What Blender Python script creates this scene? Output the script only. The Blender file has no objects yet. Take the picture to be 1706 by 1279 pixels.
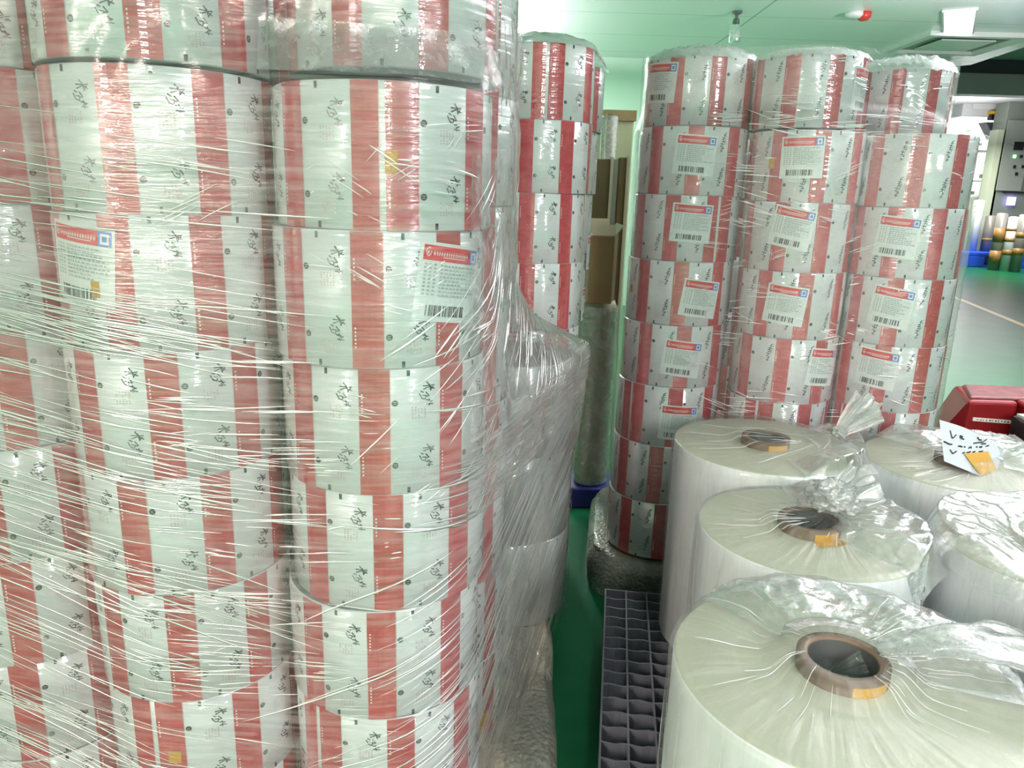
import bpy, bmesh, math, random
from mathutils import Vector, Matrix, noise
import numpy as np

# ------------------------------------------------------------------ camera, world, lights, exposure
SC = bpy.context.scene
COL = SC.collection
PI = math.pi
FPX, PITCH, ROLL, EYE = 1260.0, math.radians(14.38), math.radians(1.7), 1.70
cam_data = bpy.data.cameras.new('camera')
cam_data.sensor_width = 36.0
cam_data.lens = FPX / 1706.0 * 36.0
cam_data.clip_start = 0.02
cam = bpy.data.objects.new('camera', cam_data)
COL.objects.link(cam)
cam.matrix_world = Matrix.Translation((0, 0, EYE)) @ Matrix.Rotation(PI / 2 - PITCH, 4, 'X') @ Matrix.Rotation(ROLL, 4, 'Z')
SC.camera = cam

world = bpy.data.worlds.new('world')
SC.world = world
world.use_nodes = True
world.node_tree.nodes['Background'].inputs[0].default_value = (0.75, 0.9, 0.85, 1)
world.node_tree.nodes['Background'].inputs[1].default_value = 0.3

CEIL = 3.6


def area(name, loc, sx, sy, power, col, up=False, rz=0.0):
    d = bpy.data.lights.new(name, 'AREA')
    d.shape = 'RECTANGLE'
    d.size, d.size_y = sx, sy
    d.energy = power
    d.color = col
    o = bpy.data.objects.new(name, d)
    COL.objects.link(o)
    o.location = loc
    o.rotation_euler = (PI if up else 0, 0, rz)
    return o


WARM, COOL, NEUT = (1.0, 0.85, 0.72), (0.94, 0.93, 1.0), (1.0, 0.95, 0.97)
# tube rows under the ceiling plus added fills; uplights paired in to brighten the ceiling
UPC = (1.0, 0.885, 0.99)
for nm, x, y, sy, p, up, c, rz in (
        ('tube_row_warm_west', -4.5, -5.2, 6.0, 420, 0.7, WARM, math.radians(-32)),
        ('tube_row_warm_centre', 1.4, -6.7, 6.0, 380, 0.7, WARM, math.radians(9)),
        ('tube_row_cool_east', 4.9, -5.0, 6.0, 520, 0.7, COOL, math.radians(35)),
        ('fill_over_aisle', 0.9, 0.0, 2.2, 12, 2.0, NEUT, 0),  # added overhead fill for general light, no fixture known here
        ('fill_over_rolls', 3.6, 4.2, 3.6, 30, 6.0, NEUT, 0),  # added mostly as an uplight, to lift the ceiling
        ('tube_row_back', -0.6, 9.6, 3.0, 220, 2.0, (0.92, 1.0, 0.9), 0),
        ('fill_far_room', 12.2, 19.8, 5.0, 230, 0.5, NEUT, 0),  # added to brighten the far room, no lamp seen there
        ('ceiling_fill_low_east', 4.6, 4.6, 3.0, 12, 34.0, NEUT, 0)):  # added low uplight out of view, brightens the ceiling ahead
    z = CEIL - (1.15 if 'low' in nm else 0.25)
    area(nm, (x, y, z), 0.14, sy, p, c, False, rz)
    area(nm + '_uplight', (x, y, z + 0.03), 0.14, sy, p * up, UPC, True, rz)

SC.view_settings.view_transform = 'Standard'
SC.view_settings.look = 'None'
SC.view_settings.gamma = 1.0
SC.view_settings.use_curve_mapping = False
SC.view_settings.exposure = 0.45
SC.cycles.max_bounces = 10
SC.cycles.transparent_max_bounces = 24
SC.cycles.diffuse_bounces = 4
SC.cycles.glossy_bounces = 4
SC.cycles.caustics_reflective = False
SC.cycles.caustics_refractive = False
SC.cycles.sample_clamp_indirect = 4.0


# ------------------------------------------------------------------ pixel helpers (photo pixel -> point in the place)
def ray(x, y):
    dx, dy = x - 853.0, y - 639.5
    a = dx * math.cos(ROLL) + dy * math.sin(ROLL)
    b = -dx * math.sin(ROLL) + dy * math.cos(ROLL)
    return Vector((a, FPX * math.cos(PITCH) - b * math.sin(PITCH), -FPX * math.sin(PITCH) - b * math.cos(PITCH)))


def at_y(x, y, Y):
    r = ray(x, y)
    return r * (Y / r.y) + Vector((0, 0, EYE))


def at_z(x, y, Z):
    r = ray(x, y)
    return r * ((Z - EYE) / r.z) + Vector((0, 0, EYE))


def on_cyl(x, y, cx, cy, R):
    """angle on an upright cylinder where the line of sight first meets it"""
    r = ray(x, y)
    dx, dy = r.x, r.y
    a = dx * dx + dy * dy
    b = -2 * (dx * cx + dy * cy)
    c = cx * cx + cy * cy - R * R
    D = max(0.0, b * b - 4 * a * c)
    t = (-b - math.sqrt(D)) / (2 * a)
    return math.atan2(t * dy - cy, t * dx - cx)


# ------------------------------------------------------------------ mesh builder
class MB:
    def __init__(s):
        s.v, s.f, s.m, s.uv, s.sm = [], [], [], [], []

    def vert(s, p):
        s.v.append(tuple(p))
        return len(s.v) - 1

    def face(s, idx, m=0, uv=None, smooth=False):
        s.f.append(tuple(idx)); s.m.append(m); s.uv.append(uv); s.sm.append(smooth)

    def poly(s, pts, m=0, uv=None, smooth=False):
        s.face([s.vert(p) for p in pts], m, uv, smooth)

    def grid(s, fn, nu, nv, m=0, smooth=True, closed_u=False, uvfn=None, mfn=None):
        base = len(s.v)
        cu = nu if closed_u else nu + 1
        for j in range(nv + 1):
            for i in range(cu):
                s.v.append(tuple(fn(i / nu, j / nv)))
        for j in range(nv):
            for i in range(nu):
                i2 = (i + 1) % cu if closed_u else i + 1
                q = (base + j * cu + i, base + j * cu + i2, base + (j + 1) * cu + i2, base + (j + 1) * cu + i)
                uv = None
                if uvfn:
                    uv = [uvfn(a, b) for a, b in ((i / nu, j / nv), ((i + 1) / nu, j / nv), ((i + 1) / nu, (j + 1) / nv), (i / nu, (j + 1) / nv))]
                s.face(q, mfn(i / nu, j / nv) if mfn else m, uv, smooth)

    def box(s, x0, x1, y0, y1, z0, z1, m=0, M=None):
        p = [Vector((x, y, z)) for z in (z0, z1) for y in (y0, y1) for x in (x0, x1)]
        if M is not None:
            p = [M @ q for q in p]
        i = [s.vert(q) for q in p]
        for q in ((0, 2, 3, 1), (4, 5, 7, 6), (0, 1, 5, 4), (2, 6, 7, 3), (0, 4, 6, 2), (1, 3, 7, 5)):
            s.face([i[k] for k in q], m)

    def hexa(s, p, m=0):
        """eight corners: bottom 4 (ccw from above), top 4"""
        i = [s.vert(q) for q in p]
        for q in ((3, 2, 1, 0), (4, 5, 6, 7), (0, 1, 5, 4), (1, 2, 6, 5), (2, 3, 7, 6), (3, 0, 4, 7)):
            s.face([i[k] for k in q], m)

    def lathe(s, prof, n=48, m=0, cx=0, cy=0, smooth=True, mfn=None, cap=True):
        base = len(s.v)
        for r, z in prof:
            for i in range(n):
                a = 2 * PI * i / n
                s.v.append((cx + r * math.cos(a), cy + r * math.sin(a), z))
        for j in range(len(prof) - 1):
            for i in range(n):
                k = (i + 1) % n
                s.face((base + j * n + i, base + j * n + k, base + (j + 1) * n + k, base + (j + 1) * n + i), mfn(j) if mfn else m, None, smooth)

    def tube(s, pts, r, n=8, m=0, cap=True):
        pts = [Vector(p) for p in pts]
        rings = []
        for i, p in enumerate(pts):
            t = (pts[min(i + 1, len(pts) - 1)] - pts[max(i - 1, 0)]).normalized()
            u = t.cross(Vector((0, 0, 1)))
            if u.length < 1e-3:
                u = t.cross(Vector((1, 0, 0)))
            u.normalize()
            w = t.cross(u)
            rr = r[i] if isinstance(r, (list, tuple)) else r
            rings.append([s.vert(p + (u * math.cos(2 * PI * k / n) + w * math.sin(2 * PI * k / n)) * rr) for k in range(n)])
        for a, b in zip(rings, rings[1:]):
            for k in range(n):
                s.face((a[k], a[(k + 1) % n], b[(k + 1) % n], b[k]), m, None, True)
        if cap:
            s.face(rings[0][::-1], m); s.face(rings[-1], m)

    def mesh(s, name, mats):
        me = bpy.data.meshes.new(name)
        me.from_pydata(s.v, [], s.f)
        for mt in mats:
            me.materials.append(mt)
        me.polygons.foreach_set('material_index', s.m)
        me.polygons.foreach_set('use_smooth', s.sm)
        if any(u is not None for u in s.uv):
            lay = me.uv_layers.new(name='UVMap')
            li = 0
            for f, u in zip(s.f, s.uv):
                for k in range(len(f)):
                    if u is not None:
                        lay.data[li].uv = u[k]
                    li += 1
        me.update()
        return me

    def build(s, name, mats, parent=None, loc=None):
        if not isinstance(mats, (list, tuple)):
            mats = [mats]
        o = bpy.data.objects.new(name, s.mesh(name, mats))
        COL.objects.link(o)
        if parent is not None:
            o.parent = parent
        if loc is not None:
            o.location = loc
        return o


def tag(o, label, cat, group=None, kind=None):
    o['label'] = label
    o['category'] = cat
    if group:
        o['group'] = group
    if kind:
        o['kind'] = kind
    return o


def structure(o):
    o['kind'] = 'structure'
    return o


def empty(name, loc=(0, 0, 0), rz=0.0):
    o = bpy.data.objects.new(name, None)
    COL.objects.link(o)
    o.location = loc
    o.rotation_euler = (0, 0, rz)
    return o


def bevel(o, w=0.004, seg=2):
    b = o.modifiers.new('bevel', 'BEVEL')
    b.width = w; b.segments = seg; b.limit_method = 'ANGLE'
    return o


# ------------------------------------------------------------------ materials
class NT:
    def __init__(s, name):
        s.mat = bpy.data.materials.new(name)
        s.mat.use_nodes = True
        s.t = s.mat.node_tree
        s.t.nodes.clear()
        s.out = s.n('ShaderNodeOutputMaterial')

    def n(s, typ, **kw):
        nd = s.t.nodes.new(typ)
        for k, v in kw.items():
            setattr(nd, k, v)
        return nd

    def l(s, a, b):
        s.t.links.new(a, b)

    def noise(s, scale, detail=2.0, rough=0.5, vec=None, dist=0.0):
        nd = s.n('ShaderNodeTexNoise')
        nd.inputs['Scale'].default_value = scale
        nd.inputs['Detail'].default_value = detail
        nd.inputs['Roughness'].default_value = rough
        nd.inputs['Distortion'].default_value = dist
        if vec is not None:
            s.l(vec, nd.inputs['Vector'])
        return nd.outputs['Fac']

    def coord(s, which='Object', scale=(1, 1, 1), rot=(0, 0, 0)):
        tc = s.n('ShaderNodeTexCoord')
        mp = s.n('ShaderNodeMapping')
        mp.inputs['Scale'].default_value = scale
        mp.inputs['Rotation'].default_value = rot
        s.l(tc.outputs[which], mp.inputs['Vector'])
        return mp.outputs['Vector']

    def ramp(s, fac, stops):
        r = s.n('ShaderNodeValToRGB')
        els = r.color_ramp.elements
        while len(els) > 1:
            els.remove(els[-1])
        els[0].position, els[0].color = stops[0][0], tuple(stops[0][1]) + (1,)
        for p, c in stops[1:]:
            e = els.new(p)
            e.color = tuple(c) + (1,)
        s.l(fac, r.inputs['Fac'])
        return r.outputs['Color']

    def math(s, op, a, b=0.0, clamp=False):
        nd = s.n('ShaderNodeMath', operation=op, use_clamp=clamp)
        for i, q in enumerate((a, b)):
            if isinstance(q, (int, float)):
                nd.inputs[i].default_value = q
            else:
                s.l(q, nd.inputs[i])
        return nd.outputs[0]

    def bump(s, h, strength, dist=0.01, normal=None):
        b = s.n('ShaderNodeBump')
        b.inputs['Strength'].default_value = strength
        b.inputs['Distance'].default_value = dist
        s.l(h, b.inputs['Height'])
        if normal is not None:
            s.l(normal, b.inputs['Normal'])
        return b.outputs['Normal']

    def principled(s, col=None, rough=0.5, metal=0.0, coat=0.0, coat_rough=0.05, spec=0.5, colsock=None, normal=None, coatnormal=None, em=None, ems=0.0):
        p = s.n('ShaderNodeBsdfPrincipled')
        if colsock is not None:
            s.l(colsock, p.inputs['Base Color'])
        else:
            p.inputs['Base Color'].default_value = tuple(col) + (1,)
        p.inputs['Roughness'].default_value = rough
        p.inputs['Metallic'].default_value = metal
        p.inputs['Coat Weight'].default_value = coat
        p.inputs['Coat Roughness'].default_value = coat_rough
        p.inputs['Specular IOR Level'].default_value = spec
        if normal is not None:
            s.l(normal, p.inputs['Normal'])
        if coatnormal is not None:
            s.l(coatnormal, p.inputs['Coat Normal'])
        if em is not None:
            p.inputs['Emission Color'].default_value = tuple(em) + (1,)
            p.inputs['Emission Strength'].default_value = ems
        s.l(p.outputs[0], s.out.inputs['Surface'])
        return p


def simple(name, col, rough=0.5, metal=0.0, coat=0.0, var=0.0, vscale=8.0, bump=0.0, bscale=60.0, spec=0.5):
    t = NT(name)
    cs = None
    if var > 0:
        n = t.noise(vscale, 4, 0.6, t.coord('Object'))
        lo = [max(0, c * (1 - var)) for c in col]
        hi = [min(1, c * (1 + var)) for c in col]
        cs = t.ramp(n, [(0.3, lo), (0.7, hi)])
    nm = None
    if bump > 0:
        nm = t.bump(t.noise(bscale, 3, 0.6, t.coord('Object')), bump, 0.004)
    t.principled(col, rough, metal, coat, 0.08, spec, cs, nm)
    return t.mat


def emit(name, col, st):
    t = NT(name)
    t.principled((0.8, 0.8, 0.8), 0.6, em=col, ems=st)
    return t.mat


def film_print(name, c0, c1, metal, rough, scale=14.0):
    """printed laminate on a wound roll, under a tight glossy clinging film"""
    t = NT(name)
    vec = t.coord('Object')
    n = t.noise(scale, 5, 0.62, t.coord('Object', (1, 1, 1.6)), 0.6)
    cs = t.ramp(n, [(0.32, c0), (0.68, c1)])
    oi = t.n('ShaderNodeObjectInfo')
    shift = t.n('ShaderNodeVectorMath', operation='ADD')
    cmb = t.n('ShaderNodeCombineXYZ')
    for i, k in enumerate((7.0, 5.0, 3.0)):
        t.l(t.math('MULTIPLY', oi.outputs['Random'], k), cmb.inputs[i])
    t.l(vec, shift.inputs[0]); t.l(cmb.outputs[0], shift.inputs[1])

    def scaled(sc):
        mp = t.n('ShaderNodeMapping')
        mp.inputs['Scale'].default_value = sc
        t.l(shift.outputs[0], mp.inputs['Vector'])
        return mp.outputs['Vector']
    fine = t.noise(1.0, 1, 0.5, scaled((2.5, 2.5, 80)))
    iso = t.noise(130, 1, 0.5, shift.outputs[0])
    mid = t.noise(12, 1, 0.5, scaled((1, 1, 2.2)))
    h = t.math('ADD', t.math('MULTIPLY', fine, 0.62), t.math('ADD', t.math('MULTIPLY', mid, 0.08), t.math('MULTIPLY', iso, 0.035)))
    cn = t.bump(h, 0.8, 0.005)
    bn = t.bump(mid, 0.10, 0.006)
    p = t.principled(None, rough, metal, 1.0, 0.035, 0.5, cs, bn, cn)
    p.inputs['Coat IOR'].default_value = 2.3
    return t.mat


M = {}
M['pwhite'] = film_print('printed_film_white', (0.70, 0.71, 0.73), (0.79, 0.80, 0.82), 0.0, 0.5, 4)
M['pred'] = film_print('printed_film_red', (0.44, 0.026, 0.038), (0.58, 0.085, 0.095), 0.0, 0.5, 26)
M['pblack'] = film_print('printed_film_black', (0.012, 0.016, 0.018), (0.025, 0.03, 0.03), 0.0, 0.4)
M['ppink'] = film_print('printed_film_small_text', (0.60, 0.42, 0.42), (0.66, 0.48, 0.48), 0.1, 0.4)
M['pedge'] = simple('wound_film_edge', (0.22, 0.23, 0.23), 0.5)
M['pgrey'] = film_print('plain_grey_film', (0.46, 0.49, 0.48), (0.54, 0.57, 0.56), 0.3, 0.35, 3)
M['paper'] = simple('sticker_paper', (0.80, 0.84, 0.83), 0.4, coat=0.5)
M['lred'] = simple('sticker_red', (0.66, 0.04, 0.05), 0.4, coat=0.5)
M['lwhite'] = simple('sticker_white_print', (0.85, 0.78, 0.76), 0.4, coat=0.5)
M['lblue'] = simple('sticker_blue', (0.08, 0.22, 0.6), 0.4, coat=0.5)
M['lgrey'] = simple('sticker_grey_text', (0.38, 0.44, 0.43), 0.5)
M['lblack'] = simple('sticker_black', (0.02, 0.03, 0.03), 0.5)
M['orange'] = simple('orange_tape', (0.56, 0.30, 0.025), 0.35, coat=0.4)
M['tubeband'] = simple('brown_tape_band', (0.36, 0.20, 0.05), 0.4)
M['core'] = simple('cardboard_core', (0.17, 0.11, 0.065), 0.5, var=0.25)
M['corein'] = simple('core_inside', (0.06, 0.065, 0.062), 0.5)
M['clearside'] = simple('white_film_roll_side', (0.965, 0.965, 0.985), 0.4)
M['card'] = simple('cardboard', (0.30, 0.21, 0.10), 0.75, var=0.12, vscale=5)
M['cardlight'] = simple('cardboard_edge', (0.62, 0.55, 0.40), 0.75)
M['darkcard'] = simple('dark_cardboard', (0.14, 0.11, 0.05), 0.75, var=0.15, vscale=5)
M['pallet'] = simple('grey_pallet_plastic', (0.18, 0.18, 0.215), 0.5, var=0.08)
M['blue'] = simple('blue_pallet_plastic', (0.02, 0.09, 0.62), 0.4)
M['machinered'] = simple('red_painted_steel', (0.17, 0.006, 0.008), 0.45, var=0.12, vscale=6, spec=0.2)
M['machinetop'] = simple('worn_red_top', (0.15, 0.035, 0.035), 0.4, var=0.6, vscale=26, spec=0.25)
M['black'] = simple('black_rubber', (0.012, 0.012, 0.013), 0.45)
M['darkgrey'] = simple('dark_grey_paint', (0.05, 0.055, 0.065), 0.5)
M['offwhite'] = simple('off_white_paint', (0.72, 0.75, 0.72), 0.45)
M['beam'] = simple('grey_white_beam', (0.48, 0.5, 0.49), 0.5)
M['cabinet'] = simple('green_grey_cabinet_paint', (0.24, 0.28, 0.225), 0.45)
M['beige'] = simple('pale_green_beige_steel', (0.58, 0.66, 0.46), 0.45)
M['yellow'] = simple('yellow_paint', (0.75, 0.48, 0.05), 0.45)
M['steel'] = simple('grey_tube', (0.26, 0.25, 0.21), 0.35, 0.1)
M['greensock'] = simple('dark_green_fitting', (0.10, 0.14, 0.11), 0.4)
M['alarmred'] = simple('alarm_red', (0.6, 0.05, 0.04), 0.35)
M['screen'] = emit('control_screen', (0.35, 0.25, 1.0), 3.0)
M['led'] = emit('green_indicator', (0.2, 1.0, 0.3), 3.0)


def clear_end():
    t = NT('wound_clear_film_end')
    vec = t.coord('Object')
    sep = t.n('ShaderNodeSeparateXYZ')
    t.l(vec, sep.inputs[0])
    r = t.math('SQRT', t.math('ADD', t.math('POWER', sep.outputs[0], 2.0), t.math('POWER', sep.outputs[1], 2.0)))
    comb = t.n('ShaderNodeCombineXYZ')
    t.l(r, comb.inputs[0])
    n = t.noise(60, 4, 0.7, comb.outputs[0])
    cs = t.ramp(n, [(0.3, (0.55, 0.545, 0.42)), (0.7, (0.61, 0.605, 0.49))])
    t.principled(None, 0.4, colsock=cs)
    return t.mat


M['clearend'] = clear_end()


def film_mat(name, uvscale, haze0, haze1, gloss, rough, bump, tint=(0.93, 0.96, 0.95), rot=0.0, coord='UV', dist=0.004, lo=0.42, hi=0.75):
    """thin clear plastic film: see-through, glossy, whitened where it is creased"""
    t = NT(name)
    vec = t.coord(coord, uvscale, (0, 0, rot))
    n1 = t.noise(1.0, 5, 0.65, vec, 0.4)
    n2 = t.noise(3.1, 3, 0.6, vec, 0.2)
    h = t.math('ADD', n1, t.math('MULTIPLY', n2, 0.45))
    nm = t.bump(h, bump, dist)
    tr = t.n('ShaderNodeBsdfTransparent')
    tr.inputs[0].default_value = (0.97, 0.985, 0.98, 1)
    df = t.n('ShaderNodeBsdfDiffuse')
    df.inputs[0].default_value = tuple(tint) + (1,)
    tl = t.n('ShaderNodeBsdfTranslucent')
    tl.inputs[0].default_value = tuple(tint) + (1,)
    t.l(nm, df.inputs['Normal'])
    dm = t.n('ShaderNodeMixShader')
    dm.inputs[0].default_value = 0.35
    t.l(df.outputs[0], dm.inputs[1]); t.l(tl.outputs[0], dm.inputs[2])
    mr = t.n('ShaderNodeMapRange')
    mr.inputs['From Min'].default_value = lo
    mr.inputs['From Max'].default_value = hi
    mr.inputs['To Min'].default_value = haze0
    mr.inputs['To Max'].default_value = haze1
    mr.clamp = True
    t.l(n1, mr.inputs['Value'])
    m1 = t.n('ShaderNodeMixShader')
    t.l(mr.outputs[0], m1.inputs[0])
    t.l(tr.outputs[0], m1.inputs[1]); t.l(dm.outputs[0], m1.inputs[2])
    gl = t.n('ShaderNodeBsdfGlossy')
    gl.inputs['Roughness'].default_value = rough
    gl.inputs[0].default_value = (0.95, 0.95, 0.95, 1)
    t.l(nm, gl.inputs['Normal'])
    fr = t.n('ShaderNodeLayerWeight')
    fr.inputs[0].default_value = 0.25
    g = t.math('ADD', t.math('MULTIPLY', fr.outputs['Fresnel'], gloss * 1.5), gloss * 0.35, True)
    m2 = t.n('ShaderNodeMixShader')
    t.l(g, m2.inputs[0])
    t.l(m1.outputs[0], m2.inputs[1]); t.l(gl.outputs[0], m2.inputs[2])
    t.l(m2.outputs[0], t.out.inputs['Surface'])
    return t.mat


M['wrap'] = film_mat('stretch_wrap_film', (3.0, 70.0, 1), 0.04, 0.34, 0.17, 0.14, 0.4)
M['crease'] = film_mat('stretch_wrap_crease', (2.0, 30.0, 1), 0.8, 0.97, 0.9, 0.24, 0.1, tint=(1, .975, 1))
M['dense'] = film_mat('gathered_stretch_wrap', (40.0, 26.0, 1), 0.10, 0.62, 0.35, 0.16, 0.7, tint=(0.97, 0.96, 0.96), rot=-0.75)  # gathered film, white haze raised because this side faces off the lamps
M['denseflat'] = film_mat('pulled_stretch_wrap', (2.2, 75.0, 1), 0.12, 0.75, 0.4, 0.16, 0.6, tint=(0.97, 0.96, 0.96))  # pulled film, extra white haze stands in for light on this side
M['ledge'] = film_mat('slack_stretch_wrap', (30.0, 30.0, 30.0), 0.25, 0.55, 0.4, 0.15, 0.7, coord='Object', tint=(0.75, 0.77, 0.77))
M['cling'] = film_mat('clinging_wrap_film', (30.0, 70.0, 1), 0.01, 0.16, 0.22, 0.12, 0.6, lo=0.5, hi=0.8)
M['cover'] = film_mat('crumpled_top_film', (14.0, 14.0, 14.0), 0.25, 0.6, 0.4, 0.15, 0.8, coord='Object', tint=(0.8, 0.86, 0.82))
M['bag'] = film_mat('plastic_bag_film', (34.0, 2.6, 1), 0.01, 0.26, 0.16, 0.12, 0.6, lo=0.46, hi=0.76, tint=(.98, .99, .99))
M['tuft'] = film_mat('milky_bag_end', (16.0, 16.0, 16.0), 0.38, 0.8, 0.35, 0.16, 0.9, coord='Object', tint=(.95, .985, .97), lo=.35, hi=.7)
M['crumple'] = film_mat('crumpled_bag_film', (20.0, 20.0, 20.0), 0.03, 0.38, 0.28, 0.11, 0.8, coord='Object', tint=(.93, .95, .94), lo=.42, hi=.75)
M['knot'] = film_mat('gathered_bag_film', (16.0, 16.0, 16.0), 0.14, 0.75, 0.4, 0.12, 0.9, coord='Object', tint=(.98, .99, .99))


def bubble_mat():
    t = NT('bubble_wrap')
    vec = t.coord('Object')
    vo = t.n('ShaderNodeTexVoronoi')
    vo.inputs['Scale'].default_value = 70
    t.l(vec, vo.inputs['Vector'])
    big = t.noise(5.5, 3, 0.6, vec)
    cs = t.ramp(big, [(0.36, (0.17, 0.175, 0.15)), (0.52, (0.27, 0.27, 0.23)), (0.7, (0.42, 0.38, 0.28))])
    h = t.math('SUBTRACT', 1.0, vo.outputs['Distance'])
    nm = t.bump(h, 0.6, 0.008)
    nm2 = t.bump(t.noise(9, 4, 0.6, vec), 0.5, 0.03, nm)
    t.principled(None, 0.4, coat=0.2, colsock=cs, normal=nm2)
    return t.mat


M['bubble'] = bubble_mat()


def ceiling_mat():
    t = NT('ceiling_panels')
    vec = t.coord('Object')
    sep = t.n('ShaderNodeSeparateXYZ')
    t.l(vec, sep.inputs[0])

    def line(sock, period, off, w):
        a = t.math('ADD', sock, off)
        b = t.math('FRACT', t.math('DIVIDE', a, period))
        return t.math('LESS_THAN', b, w / period)
    l1 = line(sep.outputs[1], 1.16, 0.30 + 20 * 1.16, 0.012)
    l2 = line(sep.outputs[0], 3.4, 0.9 + 10 * 3.4, 0.02)
    l = t.math('MAXIMUM', l1, l2)
    mx = t.n('ShaderNodeMix', data_type='RGBA')
    t.l(l, mx.inputs[0])
    mx.inputs[6].default_value = (0.81, 0.855, 0.83, 1)
    mx.inputs[7].default_value = (0.30, 0.42, 0.36, 1)
    t.principled(None, 0.2, spec=0.25, colsock=mx.outputs[2], normal=t.bump(t.noise(2.0, 2, 0.5, vec), 0.05, 0.02))
    return t.mat


def floor_mat():
    t = NT('green_epoxy_floor')
    vec = t.coord('Object')
    n = t.noise(2.2, 5, 0.65, vec)
    cs = t.ramp(n, [(0.3, (0.009, 0.115, 0.045)), (0.7, (0.015, 0.155, 0.065))])
    nm = t.bump(t.noise(7, 3, 0.6, vec), 0.06, 0.01)
    t.principled(None, 0.3, coat=0.0, coat_rough=0.12, spec=0.07, colsock=cs, normal=nm)
    return t.mat


def wall_mat(name, col):
    t = NT(name)
    vec = t.coord('Object')
    sep = t.n('ShaderNodeSeparateXYZ')
    t.l(vec, sep.inputs[0])
    b = t.math('FRACT', t.math('DIVIDE', t.math('ADD', sep.outputs[0], 40.0), 1.16))
    l = t.math('LESS_THAN', b, 0.012)
    mx = t.n('ShaderNodeMix', data_type='RGBA')
    t.l(l, mx.inputs[0])
    mx.inputs[6].default_value = tuple(col) + (1,)
    mx.inputs[7].default_value = tuple(c * 0.75 for c in col) + (1,)
    t.principled(None, 0.35, colsock=mx.outputs[2])
    return t.mat


M['ceil'] = ceiling_mat()
M['floor'] = floor_mat()
M['mint'] = wall_mat('mint_wall_panels', (0.66, 0.88, 0.73))  # green light bounced off the floor is put into this wall colour
M['white_wall'] = wall_mat('white_wall_panels', (0.78, 0.77, 0.79))
M['lamp'] = emit('bright_window', (1.0, 1.0, 1.0), 3.2)

# ------------------------------------------------------------------ the setting
XL, XR, YN, YB, YF = -6.0, 18.0, -12.0, 11.8, 25.0
XO = 5.9                                   # where the back wall ends and the far room opens


def slab(name, mat, x0, x1, y0, y1, z0, z1):
    b = MB(); b.box(x0, x1, y0, y1, z0, z1)
    return structure(b.build(name, mat))


slab('floor', M['floor'], XL, XR, YN, YF, -0.1, 0.0)
c0, c1 = at_z(1617, 108, CEIL), at_z(1706, 79, CEIL)
xe = c1.x + (c1.x - c0.x) / (c1.y - c0.y) * (YN - c1.y)
xe = min(max(xe, 6.0), 9.0)
ce = [(XL, YN), (xe, YN), (c1.x, c1.y), (c0.x, c0.y), (XO, YB + .3), (XL, YB + .3)]
b = MB()
b.poly([(x, y, CEIL) for x, y in ce][::-1]); b.poly([(x, y, CEIL + .1) for x, y in ce])
for (x0, y0), (x1, y1) in zip(ce, ce[1:] + ce[:1]):
    b.poly([(x0, y0, CEIL), (x1, y1, CEIL), (x1, y1, CEIL + .1), (x0, y0, CEIL + .1)])
structure(b.build('ceiling', M['ceil']))
b = MB()
for i in range(1, 4):
    (x0, y0), (x1, y1) = ce[i], ce[i + 1]
    b.poly([(x0, y0, CEIL + .1), (x1, y1, CEIL + .1), (x1, y1, 4.5), (x0, y0, 4.5)])
structure(b.build('trim_1', M['beam']))
slab('ceiling_far', M['offwhite'], XL, XR, YN, YF, 4.5, 4.6)
slab('wall_back', M['mint'], XL, XO, YB, YB + 0.15, 0, CEIL)
slab('wall_left', M['white_wall'], XL - 0.15, XL, YN, YF, 0, 4.5)
slab('wall_right', M['white_wall'], XR, XR + 0.15, YN, YF, 0, 4.5)
slab('wall_near', M['white_wall'], XL, XR, YN - 0.15, YN, 0, 4.5)
slab('wall_far', M['white_wall'], XL, XR, YF, YF + 0.15, 0, 4.5)
slab('trim_2', M['beam'], XO, XO + 0.28, YB - 0.05, YB + 0.4, 0, CEIL)
slab('trim_3', M['beam'], XO + .28, XR, 16.4, 16.75, 3.85, 4.25)
slab('trim_4', M['darkgrey'], XO + .28, XR, 16.3, 16.5, 4.25, 4.5)

# yellow line painted on the floor
p0, p1 = at_z(1560, 482.5, 0), at_z(1720, 548, 0)
d = (p1 - p0).normalized(); nrm = Vector((-d.y, d.x, 0)) * 0.055
p0 -= d * 0.5; p1 += d * 6
b = MB(); b.poly([p + Vector((0, 0, 0.002)) for p in (p0 - nrm, p1 - nrm, p1 + nrm, p0 + nrm)])
structure(b.build('trim_5', M['yellow']))

# ------------------------------------------------------------------ printed film rolls
R0, H0 = 0.21, 0.25
PITCHD, REDD = 43.0, 15.7

GLYPH_A = [[(.48, 0), (.72, .23), (.96, .30)], [(.24, .15), (.72, .17), (.96, .14)], [(.26, .29), (.6, .21)], [(.64, .1), (.72, .37)],
           [(.72, .34), (.9, .2)], [(.1, .36), (.26, .42)], [(0, .46), (.16, .66), (.36, .71), (.42, .56), (.2, .54)],
           [(.42, .42), (.62, .58), (.44, .6)], [(.44, .74), (.84, .82)], [(.6, .71), (.74, .86)], [(.48, .92), (.88, .94)], [(.62, .85), (.65, .98)]]
GLYPH_B = [[(.95, 0), (.55, .12), (.98, .14)], [(.7, .04), (.6, .26)], [(.35, .22), (.9, .27)], [(.25, .33), (.85, .36)], [(.55, .24), (.5, .42)],
           [(.3, .45), (.8, .42), (.62, .55)], [(.1, .54), (.66, .6)], [(.42, .5), (.3, .68)], [(.05, .67), (.6, .72)], [(.3, .78), (.62, .76), (.35, .86)],
           [(.1, .9), (.55, .93)], [(.3, .86), (.28, .99)]]


def cyl(R, th, z):
    return (R * math.cos(th), R * math.sin(th), z)


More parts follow.
